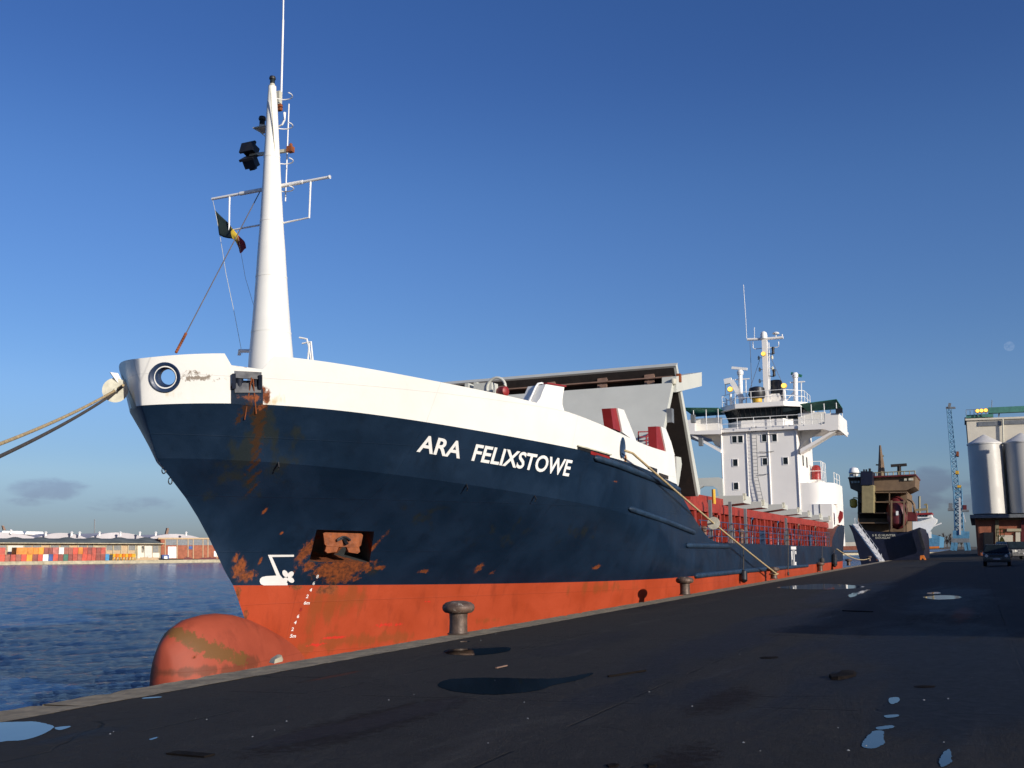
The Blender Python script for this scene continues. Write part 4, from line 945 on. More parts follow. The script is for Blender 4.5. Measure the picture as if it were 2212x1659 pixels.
for pts in ([(1481,884.5),(1558,881),(1558,889.5),(1507,892)], [(1732,872.5),(1805,867),(1811,872.5),(1771,880.5),(1735,880)]):
    a = [PX(x, y, XB+1.0) for x, y in pts]; ya_, yb_ = min(p.y for p in a), max(p.y for p in a); zt_ = max(p.z for p in a); 
    port = ya_ < 15; sl_ = .25
    c_ = MB(); v_ = [(XB-.2, ya_, zt_-(0 if port else .25)), (XB-.2, yb_, zt_-(.25 if port else 0)), (XB+4.5, yb_, zt_-.35), (XB+4.5, ya_, zt_-.30)]
    c_.add(v_+[(x, y, z_+.05) for x, y, z_ in v_], [(0,1,2,3),(7,6,5,4),(0,4,5,1),(1,5,6,2),(2,6,7,3),(3,7,4,0)]); aw = hpart('awning', c_, M['green'])
    p_ = MB()
    for u in (.02,.35,.7,.98):
        yy = ya_+(yb_-ya_)*u
        for xx in (XB-.15, XB+4.4): hpart('awning_post', MB().tube([Vector((xx, yy, zfl)), Vector((xx, yy, zt_-.3))], .04, 6), M['clean'])
q = PX(1814,888,Xw); c_ = MB(); c_.box(q.x-.2,q.x+.2,q.y-.25,q.y+.35,q.z-.2,q.z+.25); hpart('searchlight', c_, M['black'])
# main mast on the monkey island
X_m = XB+3.5
def m3(x, y): return PX(x, y, X_m)
mm_ = MB(); mm_.bar(m3(1656.5,868)-Vector((0,0,.5)), m3(1652,735), .50, .62); mn = hpart('signal_mast', mm_, M['house'])
c_ = MB(); c_.tube([m3(1614,733.5), m3(1652,732), m3(1692,729)], .14, 8); hpart('mast_yard', c_, M['house'])
c_ = MB(); c_.lathe([(.34,-.1),(.36,.25),(.28,.55),(.1,.68)], 16, m3(1650,730)); hpart('radome', c_, M['clean'])
c_ = MB(); c_.lathe([(.3,0),(.36,.1),(.25,.2)], 14, m3(1676,722)); c_.tube([m3(1676,722), m3(1676,731)], .05, 6); hpart('gps_antenna', c_, M['clean'])
for pts, r_ in ((((1613,732),(1611,690),(1606,615)), .03), (((1629.5,731),(1629.5,707)), .03), (((1690,729),(1689.5,722)), .06), (((1682,738),(1682,748),(1679,750),(1660,751)), .045), (((1626,738),(1627,752),(1630,754),(1650,752)), .045), (((1661,740),(1664,868)), .04)):
    c_ = MB().tube([m3(*p) for p in pts], r_, 6); hpart('aerial', c_, M['clean'])
for pts in (((1641,777),(1611,868)), ((1667,777),(1700,850)), ((1620,737),(1625,862))): c_ = MB().tube([m3(*p) for p in pts], .022, 5); hpart('mast_stay', c_, M['wire'])
for x, y in ((1670,757),(1672,805)):
    p = m3(x, y); c_ = MB().lathe([(.14,-.35),(.16,-.2),(.12,-.1),(.15,.1),(.17,.3),(.05,.38)], 12, p); c_.tube([p-Vector((0,0,.4)), m3(1660,y+7)], .05, 6); hpart('mast_light', c_, M['black'])
for x, y in ((1639,773),(1668,772),(1641,798),(1669,796),(1641,823)):
    p = m3(x, y); c_ = MB().lathe([(.1,-.2),(.11,.1),(.03,.22)], 10, p); c_.tube([p, m3(1654,y)], .035, 5); hpart('mast_light', c_, M['disc'])
def floodlamp(x, y, s_):
    p = m3(x, y); p.x -= .6
    c_ = MB().lathe([(.55*s_,-.28*s_),(.62*s_,0),(.45*s_,.35*s_)], 18, p, (1,0,-.15)); h_ = hpart('floodlight', c_, M['yellow'])
    c_ = MB().lathe([(.02,-.29*s_),(.50*s_,-.30*s_)], 18, p, (1,0,-.15)); c_.build('lamp_face', M['lamp'], h_)
    return p
floodlamp(1651.6,767,.42); 
for x, y, yb_ in ((1580,843,872),(1695.7,835.5,868)): p = floodlamp(x, y, .48); c_ = MB().tube([p-Vector((0,0,.4)), Vector((p.x+.3, p.y, zr))], .13, 8); hpart('lamp_post', c_, M['clean'])
# two radar posts, funnel uppers, deck crane, magnetic compass
for (xb_, yt, sc0, sc1, tilt) in ((1600,806,(1580.6,794.5),(1614,797.5),0), (1719,812,(1709,806.5),(1732,812.5),0)):
    b0 = m3(xb_, 870); b0.z = zr; t0 = m3(xb_-1, yt+4)
    c_ = MB().tube([b0, t0], .22, 10); c_.tube([b0+Vector((0,-.55,0)), t0+Vector((0,-.55,-.5))], .05, 6); c_.bar(t0+Vector((0,.55,-.45)), t0+Vector((0,-.9,-.45)), .12, .12); c_.tube([b0+Vector((0,1.3,0)), b0.lerp(t0,.55)], .06, 6); hpart('radar_post', c_, M['clean'])
    c_ = MB().lathe([(.3,0),(.34,.3),(.22,.5)], 14, t0); hpart('radar_gearbox', c_, M['clean'])
    c_ = MB().bar(m3(*sc0), m3(*sc1), .22, .26); hpart('radar_scanner', c_, M['clean'] if xb_ < 1700 else M['green'])
c_ = MB().bar(m3(1605,864), m3(1580,822.5), .38, .50); c_.bar(m3(1565,825), m3(1581,821.5), .40, .55, 0); hpart('crane_jib', c_, M['clean'])
c_ = MB(); c_.tube([m3(1567,828), m3(1567,855)], .03, 5); hpart('crane_wire', c_, M['wire'])
for x, y, r_, yb_, m_ in ((1671,818,.62,862,'black'), (1680,828,.36,862,'black'), (1676,834,.3,862,'black')):
    t0 = m3(x, y)+Vector((1.2,0,0)); c_ = MB().lathe([(r_,-4),(r_,-.1),(r_*.85,0),(r_*.8,-.1)], 18, t0); hpart('exhaust_pipe', c_, M[m_])
c_ = MB(); a, b, c0, e = rx(1659,852,1697,870,X_m+1); c_.prism([Vector((X_m+.4, a, c0-.4)), Vector((X_m+.4, a+.5, e)), Vector((X_m+.4, b-.3, e)), Vector((X_m+.4, b, c0-.4))], (2.5,0,0)); hpart('funnel_casing', c_, M['house'])
p = m3(1640,868); p.z = zr; c_ = MB().lathe([(.45,0),(.5,.7)], 14, p+Vector((-1,0,0))); hpart('compass_stand', c_, M['yellow']); c_ = MB().lathe([(.7,.7),(.85,1.1),(.75,1.75),(.3,1.9)], 14, p+Vector((-1,0,0))); hpart('compass_cover', c_, M['black'])
ly = MB(); r2_ = random.Random(4)
for i in range(6):
    p = m3(1561+i*5.5+r2_.uniform(-2,2), 865); p.z = zr-.4; ly.tube([p, p+Vector((0,0,r2_.uniform(.8,2.2)))], .05, 5)
hpart('aerial_cluster', ly, M['clean'])
# port side block with a rounded corner and a recess at the quarter
sy0 = PX(1822,1080,XB).y; sz1 = PX(1770,1042,XB).z
sy0 = max(sy0, YS+.15); rad = 2.2
prof = [(XB+.02, ty0+.01), (XB+.02, sy0+rad)] + [(XB+.02+rad*(1-cos(a)), sy0+rad*(1-sin(a))) for a in [radians(i*9) for i in range(1, 11)]] + [(XB+7.4, sy0), (XB+7.4, ty0+.01)]
c_ = MB(); n = len(prof); zlo = PX(1775,1088,XB).z
c_.add([(x, y, zlo) for x, y in prof]+[(x, y, sz1) for x, y in prof], [(i, (i+1) % n, n+(i+1) % n, n+i) for i in range(n)]+[list(range(n)), list(range(n, 2*n))]); blk = hpart('side_house', c_, M['house'])
yrec = PX(1797,1100,XB).y
c_ = MB(); c_.box(XB+.02, XB+9, yrec, ty0+.01, ZD, zlo-.002); hpart('side_house_lower', c_, M['house'])
c_ = MB(); c_.box(XB+2.6, XB+7.2, sy0, yrec-.002, 4.0, zlo-.003); hpart('quarter_wall', c_, M['house'])
c_ = MB(); bxp(c_, 1758, 1089, 1770.5, 1118, XB-.05, .08); hpart('door', c_, M['clean'])
c_ = MB(); bxp(c_, 1770.5, 1089, 1772, 1119, XB-.09, .12); hpart('door_frame', c_, M['greyd'])
q = [PX(x, y, XB+.8) for x, y in ((1812,1130),(1810,1118),(1814,1103),(1819,1106),(1819,1118))]; c_ = MB().prism(q, (.8,0,0)); hpart('red_reel', c_, M['redb'])
rp = [(XB+3, sy0+.2, sz1), (XB+7.2, sy0+.2, sz1)]; railing('house_rail', rp, 1.1, 1.4)
# side windows and the lifeboat station aft of the tower
for x, y in ((1735,995),(1743,999)):
    p = PY(x, y, ty0-.02); c_ = MB(); c_.box(p.x-.3, p.x+.3, ty0-.04, ty0+.01, p.z-.5, p.z+.5); hpart('side_window', c_, M['glass'])
c_ = MB(); bxp(c_, 1748, 1036, 1772, 1043, XB+6, 3.5); pf = hpart('raft_platform', c_, M['house'])
a, b, c0, e = rx(1752,1009,1768,1035,XB+6); c_ = MB().lathe([(.05,-1.0),(.35,-.95),(.45,-.7),(.45,.6),(.35,.8),(.05,.9)], 16, Vector((XB+7, (a+b)/2, (c0+e)/2)), (.3,0,1)); hpart('life_raft', c_, M['redb'])
railing('raft_rail', [(XB+5.8, b+.3, c0-.15), (XB+5.8, a-.3, c0-.15), (XB+9, a-.3, c0-.15)], 1.9, .9)
# casing and gantry between hold and house
wing_panel([(1503,1033),(1552,1031),(1560,1034),(1563,1084),(1556,1084),(1549,1056),(1541,1050),(1520,1050),(1510,1056),(1510,1076),(1500,1076)], .4, 'gantry_frame', 'grey', X=XB-14)

# ------------------------------------------------------------------ white mark on the side, second name etc.
wmk = MB()
for x0, y0, x1, y1 in ((1708.4,1180.5,1719.6,1187),(1709,1190,1712,1209),(1710,1209,1711,1222),(1712.8,1187,1714,1222),(1714.4,1188,1717.2,1222),(1717.6,1190,1720,1197),(1716.9,1214,1720.3,1222)):
    a, b = PY(x0, y0, YS), PY(x1, y1, YS); wmk.box(a.x, b.x, YS-.012, YS+.01, b.z, a.z)
wmk.build('tug_mark', M['clean'], SHIP)

# ------------------------------------------------------------------ bollards
def make_bollard(loc, label):
    e = empty('bollard', loc, label, 'bollard', 'mooring bollards along the quay edge')
    c_ = MB().lathe([(.235,0),(.24,.015),(.205,.03),(.196,.08),(.19,.30),(.20,.44)], 32); c_.build('post', M['boll'], e, ang=50, local=True)
    c_ = MB().lathe([(.205,.44),(.29,.455),(.335,.50),(.35,.56),(.335,.615),(.27,.665),(.15,.695),(.03,.70)], 36); c_.build('cap', M['bollcap'], e, ang=50, local=True)
    return e
M['bollcap'] = mat('bollard_cap_iron', (.105, .066, .048), .55, metal=.2, var=.35, vscale=7, dirt=(.34, .31, .26), dscale=6, dthr=(.56, .66), bump=.4, bscale=30, coords='Object')
blist = [(990,1373,'nearest mushroom bollard, by the puddle in front of the orange red hull'), (1480,1286,'second mushroom bollard from the camera, against the last of the red hull'),
         (1672,1251,'mushroom bollard with the tan spring rope made fast to it'), (1772,1234,'mushroom bollard in front of the blue stern of the cargo ship'),
         (1833.5,1222,'mushroom bollard just past the stern, with open water behind it'), (1878,1212,'distant bollard holding the stern rope beside the gangway'),
         (1907.5,1207,'small distant bollard at the foot of the aluminium gangway'), (1930,1204,'small distant bollard in front of the dark blue transom'), (1963,1200,'farthest small bollard, at the right end of the dark transom')]
BO = []
for i, (x, y, lab) in enumerate(blist):
    p = PZ(x, y, 0.0); d = Vector((p.x, p.y, 0)).normalized(); p = p+d*.2; p.z = .012
    if i == 0: b0 = make_bollard(p, lab); BO.append(b0)
    else:
        b1 = copy_tree(b0); b1.location = p; b1.rotation_euler.z = i*1.3; b1['label'] = lab; BO.append(b1)

# ------------------------------------------------------------------ ropes, rat guards, fenders
def sag(a, b, dz, n=24): return [a.lerp(b, i/n)-Vector((0,0,dz*4*(i/n)*(1-i/n))) for i in range(n+1)]
def rope(name, pts, r, m_, label, cat='rope', group=None): o = MB().tube(pts, r, 8).build(name, m_, None, ang=80); return tag(o, label, cat, group)
spa = sc+sn*.10-Vector((0,0,.12)); spo = sc+sn*.42-Vector((0,0,.20)); spb = BO[2].location+Vector((-.02,-.16,.30))
sp_pts = [spa]+sag(spo, spb, .10); rope('mooring_rope', sp_pts, .045, M['rope'], 'tan spring rope from the bulwark fairlead down to the third bollard', group='mooring ropes')
lo = [BO[2].location+Vector((.24*cos(a), .24*sin(a), .28+.02*sin(3*a))) for a in [2*pi*i/20 for i in range(21)]]
rope('rope_loop', lo, .045, M['rope'], 'tan rope eye dropped over the third bollard', 'rope')
def guard(px, pts, r, label):
    best = min(pts, key=lambda p: sum((a-b)**2 for a, b in zip(cam_px(p), px))); i = pts.index(best); ax = (pts[min(i+1, len(pts)-1)]-pts[max(0, i-1)])
    c_ = MB().lathe([(.04,-.05),(.05,-.012),(r,-.012),(r,.012),(.05,.012),(.04,.05)], 32, best, ax); o = c_.build('rat_guard', M['disc']); return tag(o, label, 'rat guard', 'rat guards on the mooring ropes')
def cam_px(p): d = np.array(p)-CAM; z = d@F; return 1106+FPX*(d@R)/z, 829.5-FPX*(d@U)/z
fine = sag(spo, spb, .10, 200)
guard((1532,1143), fine, .30, 'grimy white rat guard disc on the tan spring rope amidships')
gb = PY(251,842,20.9); gb = Vector(gb)
ba = PY(266,832,20.4)
def toquay(px, Yd):
    d = (PY(px[0], px[1], Yd)-gb); t_ = (10.2-gb.y)/d.y; return gb+d*t_
e1_, e2_ = PY(-150,1012,13.5), PY(-150,1052,13.2)
h1 = [ba, gb]+sag(gb, e1_, .12)[1:]; h2 = [ba-Vector((0,0,.03)), gb-Vector((0,0,.06))]+sag(gb-Vector((0,0,.06)), e2_, .12)[1:]
def far_end(pts):                                                    # carried on to a bollard off to the left
    d = pts[-1]-pts[-5]; k_ = (pts[-1].z-.4)/max(.05, -d.z); return pts+[pts[-1]+d*min(k_, 6)]
rope('mooring_rope', far_end(h1), .035, M['rope'], 'tan head rope running from the bow to the left edge', group='mooring ropes')
rope('mooring_rope', far_end(h2), .035, M['roped'], 'dark head rope, lower of the two leading from the bow', group='mooring ropes')
ax = (e1_-gb); c_ = MB().lathe([(.05,-.05),(.06,-.012),(.33,-.012),(.33,.012),(.06,.012),(.05,.05)], 32, gb.lerp(e1_, .01), ax.normalized()+Vector((-.25,-.55,0))); tag(c_.build('rat_guard', M['disc']), 'grimy white rat guard disc at the bow on the head ropes', 'rat guard', 'rat guards on the mooring ropes')
c_ = MB(); q = [PY(x, y, 20.75) for x, y in ((238,804),(255,806),(264,824),(258,832))]; c_.prism(q, (.03,.05,0)); c_.build('bow_fitting', M['clean'], SHIP)
stn = PY(1808,1186,YS-.05); spts = sag(stn, BO[5].location+Vector((-.05,0,.35)), .5)
rope('mooring_rope', spts, .05, M['rope'], 'slack stern rope dipping over open water to a distant bollard', group='mooring ropes')
for i, (x, y0, y1, y2, r_, lab) in enumerate(((1606,1148,1232,1258,.20,'dark fender hung low amidships beside the spring rope'), (1702.5,1144,1236,1243,.07,'thin fender line hanging just forward of the white tug mark'), (1776,1180,1206,1216,.16,'brown fender hanging on the quarter behind a bollard'), (1802,1188,1196,1224,.24,'black fender hanging at the stern corner'))):
    p0, p1, p2 = PY(x, y0, YS-.12), PY(x, y1, YS-.2), PY(x+.6, y2, YS-.24)
    e = empty('hanging_fender', p2, lab, 'fender', 'fenders hung over the ship side'); MB().tube([p0, p1], .03, 6).build('fender_line', M['roped'], e); MB().tube([p1, p1.lerp(p2,.15), p1.lerp(p2,.85), p2], [r_*.4, r_, r_, r_*.4], 12).build('fender_body', M['black'] if i in (0, 3) else M['roped'], e)

# flag on its halyard
fl0, fl1 = mx_(464.5,454), mx_(475,508.5)
W_, H_ = 22, 8
def fpt(u, v):
    tx = [(464.5,454,475,508.5),(478,468,484,513),(492,481,495,515.5),(499,489,503,516),(507,498,506,519),(517,511,510,531),(525,520,515,541),(531,536,522,549)]
    k_ = u*(len(tx)-1); i = min(int(k_), len(tx)-2); f = k_-i; a = [tx[i][j]*(1-f)+tx[i+1][j]*f for j in range(4)]
    p = mx_(a[0]*(1-v)+a[2]*v, a[1]*(1-v)+a[3]*v); p.x += .10*sin(u*9+v*1.5)*u+.03*sin(v*5+u*4); return p
fb = MB()
fb.v = [tuple(fpt(i/W_, j/H_)) for i in range(W_+1) for j in range(H_+1)]
for i in range(W_):
    for j in range(H_): fb.f.append([i*(H_+1)+j, (i+1)*(H_+1)+j, (i+1)*(H_+1)+j+1, i*(H_+1)+j+1]); fb.mi.append(0 if i/W_ < .43 else (1 if i/W_ < .66 else 2))
fo2 = fb.build('flag', [mat('flag_black', (.010,.022,.020), .8), mat('flag_yellow', (.55,.38,.03), .8), mat('flag_red', (.20,.012,.02), .8)], None, ang=80)
tag(fo2, 'limp black, yellow and red flag below the left end of the yard', 'flag')
so_ = fo2.modifiers.new('thickness', 'SOLIDIFY'); so_.thickness = .006
hy = MB(); hy.tube([mx_(459,430), mx_(464.5,454), mx_(475,508), mx_(488,590), mx_(507,680), mx_(523,765)], .008, 5); hy.build('halyard', M['disc'], mst)
hy = MB(); hy.tube([mx_(512,497), mx_(530,600), mx_(560,700), mx_(577,782)], .006, 5); hy.build('halyard', M['rope'], mst)

# ------------------------------------------------------------------ gangway of the second ship
g0, g1 = PZ(1905,1212.5,.05), None
Xg = g0.x; g1 = PX(1847,1133,Xg+6)
gw = empty('gangway', g0, 'long pale aluminium gangway slanting from the second ship down to the quay', 'gangway')
MB().bar(g0, g1, .75, .22).build('tread', M['tread'], gw)
rl_ = MB(); up_ = Vector((0,0,1.05))
for k_ in range(0, 8): p = g0.lerp(g1, k_/7); rl_.tube([p, p+up_*(1 if k_ % 2 else .95)], .05, 5)
rl_.tube([g0.lerp(g1,.1)+up_, g1+up_], .03, 5); rl_.build('handrail', M['tread'], gw)

# ------------------------------------------------------------------ second ship, seen from astern
X2 = Xg+14
S2 = empty('coaster', PX(1925,1203,X2), 'weathered beige and dark blue coaster seen stern on behind the cargo ship', 'cargo ship')
def p2(name, mb_, m_): return mb_.build(name, M[m_] if isinstance(m_, str) else m_, S2)
z3 = lambda x, y: (1813.8+.13*x, 1002+.13*y)
def q2(pts, dX=0): return [PX(*z3(x, y), X2+dX) for x, y in pts]
def prism2(name, pts, m_, dX=0, d=1.0): return p2(name, MB().prism(q2(pts, dX), (d,0,0)), m_)
def box2(name, x0, y0, x1, y1, m_, dX=0, d=1.0): return prism2(name, [(x0,y0),(x1,y0),(x1,y1),(x0,y1)], m_, dX, d)
h2_ = q2([(150,1012),(330,1085),(560,1128),(1120,1132),(1330,1055),(1385,1240),(1400,1480),(1380,1900),(420,1900),(330,1560),(270,1350),(215,1150)])
hb2 = MB().prism(h2_, (16,0,0)); k_ = len(hb2.v)//2
hb2.v = [(x, y, z) if i < k_ else (x+4, y, z) for i, (x, y, z) in enumerate(hb2.v)]
p2('hull', hb2, 'dnavy')
box2('deckhouse', 300, 455, 1115, 1128, 'beige', 4.0, 14)
for y in (462, 625, 808, 972): box2('deck_edge', 296, y, 1120, y+18, 'beige', .6, 3.3)
for x in (300, 820, 1105): box2('deck_pillar', x, 470, x+14, 1128, 'beige', .6, .3)
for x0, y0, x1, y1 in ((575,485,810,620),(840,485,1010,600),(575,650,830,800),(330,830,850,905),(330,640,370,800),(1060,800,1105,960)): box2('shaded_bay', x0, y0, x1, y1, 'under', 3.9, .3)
prism2('bridge', [(145,240),(1262,190),(1248,375),(1110,440),(290,455),(180,410)], 'beige', 1.5, 12)
prism2('bridge_roof', [(138,222),(1268,170),(1268,195),(138,247)], 'maroon', .8, 13)
for x0, y0, x1, y1 in ((190,286,228,320),(240,283,282,318),(297,281,332,316),(1035,246,1055,280),(1070,242,1115,278),(1145,238,1222,275)): box2('bridge_window', x0, y0, x1, y1, 'disc' if x0 != 1035 else 'glass', 1.3, .3)
box2('funnel', 370, 350, 560, 812, 'cream2', -1.5, 4.5); box2('funnel_top', 350, 122, 540, 350, 'dnavy', -1.7, 4.9)
for x in (400, 440, 490): box2('exhaust_pipe', x-10, 90 if x != 490 else 75, x+(10 if x != 490 else 22), 122, 'black', 0, .8)
t_ = MB(); t_.tube([PX(*z3(697,290), X2+5), PX(*z3(690,0), X2+5), PX(1901,962,X2+5)], [.6,.42,.14], 8); p2('signal_mast', t_, 'beige')
t_ = MB()
for a, b in (((600,15),(700,22)), ((655,-130),(735,-132))): t_.tube([PX(*z3(*a), X2+5), PX(*z3(*b), X2+5)], .12, 6)
p2('mast_arm', t_, 'cream2')
t_ = MB(); t_.bar(PX(*z3(850,32), X2+4), PX(*z3(1115,14), X2+4), .5, .4); t_.tube([PX(*z3(988,25), X2+4), PX(*z3(990,185), X2+4)], .28, 8); p2('radar_scanner', t_, 'under')
t_ = MB().lathe([(.5,-.6),(.8,0),(.6,.6),(.1,.8)], 12, PX(*z3(238,140), X2+4)); p2('radome', t_, 'clean')
t_ = MB()
for x in range(170, 1260, 90): t_.tube([PX(*z3(x, 222-(x-138)*.045), X2+1.2), PX(*z3(x, 165-(x-138)*.045), X2+1.2)], .07, 4)
t_.tube([PX(*z3(170,165), X2+1.2), PX(*z3(1250,118), X2+1.2)], .07, 4); p2('roof_rail', t_, 'cream2')
lbm = MB().lathe([(.1,-2.6),(1.0,-2.1),(1.45,-1),(1.5,.6),(1.2,1.8),(.5,2.5),(.05,2.7)], 16, PX(*z3(955,815), X2+1.5), (.4,0,1)); p2('lifeboat', lbm, 'maroon')
box2('lifeboat_patch', 935, 785, 975, 855, 'clean', -.35, .1)
for x in (848, 1055): box2('boat_frame', x, 605, x+22, 1130, 'beige', -.4, .5)
t_ = MB(); t_.tube([PX(*z3(x, y), X2+1) for x, y in ((1125,580),(1200,620),(1235,680),(1245,820))], .22, 6); p2('davit', t_, 'beige')
box2('cabin_box', 1075, 800, 1270, 945, 'maroon', 2, 4)
lm = MB().lathe([(.3,-.7),(.55,-.4),(.55,.5),(.2,.7)], 12, PX(*z3(230,655), X2+1)); lm.tube([PX(*z3(228,560), X2+1), PX(*z3(300,570), X2+1)], .08, 5); lm.tube([PX(*z3(228,560), X2+1), PX(*z3(228,630), X2+1)], .05, 5); p2('yellow_lamp', lm, 'yellow')
def words(vs, fs, gap=.22):
    iv = sorted((min(vs[i].x for i in f), max(vs[i].x for i in f)) for f in fs); cuts = []; e = iv[0][1]
    for a, b in iv:
        if a-e > gap: cuts.append((a+e)/2)
        e = max(e, b)
    out = {}
    for f in fs: out.setdefault(sum(vs[f[0]].x > c for c in cuts), []).append(f)
    return [out[k] for k in sorted(out)]
def flat_text(name, txt, x0, x1, yb, hpx, X, m_, par, tilt=0.0, bold=.01):
    vs, fs = text_mesh(txt, bold); vs, fs = (vs, fs); xm = max(v.x for v in vs); hm = max(v.y for v in vs)
    for wf in words(vs, fs):
        us = sorted({i for f in wf for i in f}); mp2 = {k: n for n, k in enumerate(us)}; mb_ = MB()
        mb_.add([PX(x0+(x1-x0)*vs[k].x/xm, yb-hpx*vs[k].y/hm+tilt*vs[k].x/xm, X) for k in us], [[mp2[i] for i in f] for f in wf]); mb_.build(name, m_, par)
flat_text('stern_name', 'S R G HUNTER', 1884, 1934.7, 1158.4, 4.3, X2-.06, M['disc'], S2)
flat_text('home_port', 'DOUGLAS', 1891, 1923, 1163.6, 3.6, X2-.06, M['disc'], S2)
prism2('stern_ramp', [(1285,1100),(1330,1090),(1420,1400),(1400,1450),(1380,1440)], 'black', -2, 1.5)
# rusty gear on the quay beside her
for pts, m_, nm, lab, cat in (([(1330,1380),(1385,1378),(1425,1460),(1400,1455),(1370,1420),(1335,1465),(1325,1440)], 'orange', 'rope_heap', 'orange heap of gear on the quay by the dark stern', 'gear'), ([(610,1365),(640,1370),(655,1500),(605,1500)], 'rust', 'rusty_stand', 'rusty stand on the quay beside the gangway foot', 'stand')):
    a = [PX(*z3(x, y), X2-3) for x, y in pts]; zb_ = min(p.z for p in a); a = [p-Vector((0,0,zb_-.02)) for p in a]; o = MB().prism(a, (1.2,0,0)).build(nm, M[m_]); tag(o, lab, cat)

# ------------------------------------------------------------------ third ship, farther up the dock
X3 = 420
S3 = empty('white_ship', PX(1995,1188,X3), 'far white ship with red bridge roof beyond the dark coaster', 'cargo ship')
def pr3(name, pts, m_, dX=0, d=6): return MB().prism(pxs(pts, X3+dX), (d,0,0)).build(name, M[m_], S3)
pr3('hull', [(1972,1150),(2000,1152),(2014,1154),(2030,1158),(2029,1183),(1972,1190)], 'blue', 0, 60)
pr3('superstructure', [(1972,1118),(2014,1116),(2023.5,1121),(2023,1127),(2014,1138),(2006,1148),(2000,1152),(1972,1152)], 'clean', 6, 10)
pr3('bridge', [(1974,1112),(2012,1110),(2013,1118),(1974,1120)], 'clean', 4, 12); pr3('bridge_roof', [(1972,1109),(2013,1107),(2014,1111),(1972,1113)], 'redb', 3, 14)
for x in (1986,1992.5,1999): pr3('bridge_window', [(x,1113),(x+4.6,1112.8),(x+4.6,1116),(x,1116.2)], 'glass', 3.8, .3)
pr3('boot_top', [(1985,1181.5),(2029,1180),(2029,1184),(1985,1187)], 'orange', -.3, .3)
t_ = MB(); t_.tube([PX(1986,1110,X3+8), PX(1986,1072,X3+8)], .5, 6); t_.tube([PX(2003,1110,X3+8), PX(2002,1090,X3+8)], .35, 6); t_.bar(PX(1996,1090.5,X3+8), PX(2003,1089,X3+8), .6); t_.bar(PX(1975,1102,X3+8), PX(2004,1100,X3+8), .9, .9); t_.build('signal_mast', M['cream2'], S3)
t_ = MB().bar(PX(2014,1138,X3), PX(2034,1130,X3), .45); t_.build('derrick', M['clean'], S3)
pr3('white_locker', [(2004,1148),(2011,1148),(2012,1162),(2007,1163)], 'clean', -1, 3)

# ------------------------------------------------------------------ blue lattice crane
XC = 340
CR = empty('harbour_crane', PX(2072,1187,XC), 'tall blue lattice harbour crane standing left of the silos', 'crane')
def cpt(x, y, dX=0): return PX(x, y, XC+dX)
lt = MB()
def lattice(A, B, wA, wB, n, r):
    cs = []
    for i in range(n+1):
        f = i/n; cx = A[0]*(1-f)+B[0]*f; cy = A[1]*(1-f)+B[1]*f; w_ = wA*(1-f)+wB*f
        dm = w_*XC*.9/FPX; cs.append([cpt(cx-w_/2, cy), cpt(cx+w_/2, cy), cpt(cx+w_/2, cy, dm*2), cpt(cx-w_/2, cy, dm*2)])
    for k_ in range(4): lt.tube([c[k_] for c in cs], r, 5)
    for i in range(n):
        for k_ in range(4):
            a, b = (k_, (k_+1) % 4) if i % 2 else ((k_+1) % 4, k_); lt.tube([cs[i][a], cs[i+1][b]], r*.6, 4); lt.tube([cs[i][k_], cs[i][(k_+1) % 4]], r*.6, 4)
lattice((2066,1060), (2050,880), 13.5, 9.5, 17, .16)
lt.build('jib', M['blue'], CR)
lt = MB(); lattice((2073,1163), (2068.5,1050), 19, 17, 9, .24); lt.build('tower', M['blue'], CR)
t_ = MB(); t_.bar(cpt(2043,881), cpt(2064,881), .5, .6); t_.bar(cpt(2050,881), cpt(2052,871), .8); t_.build('jib_head', M['greyd'], CR)
for x0, y0, x1, y1, m_, nm in ((2047,1098,2061,1103,'greyd','platform'),(2049,1087,2057,1098,'greyd','cabin'),(2078,1101,2093,1105,'greyd','platform'),(2080.5,1091,2088,1101,'maroon','cabin'),(2058,1146,2083,1163,'blue','machine_house'),(2083,1148,2094,1163,'blue','counter_box'),(2055,1163,2094,1172,'greyd','slew_deck'),(2068,1048,2076,1053,'yellow','sheave'),(2064,1017,2071,1024,'yellow','sheave'),(2066,975,2071,985,'rust','sheave')):
    MB().prism([cpt(x0,y0,-.4), cpt(x1,y0,-.4), cpt(x1,y1,-.4), cpt(x0,y1,-.4)], (4,0,0)).build(nm, M[m_], CR)
for a, b in (((2059,1172),(2056,1189)), ((2091,1172),(2094,1189)), ((2066,1172),(2063,1189)), ((2085,1172),(2088,1189))): MB().bar(cpt(*a), cpt(*b), 1.0).build('leg', M['blue'], CR)
t_ = MB().bar(cpt(2080,1105), cpt(2086,1128), .3, .3); t_.bar(cpt(2073,1075,-.5), cpt(2074,1155,-.5), .5, .5); t_.build('stair_flight', M['tread'], CR)

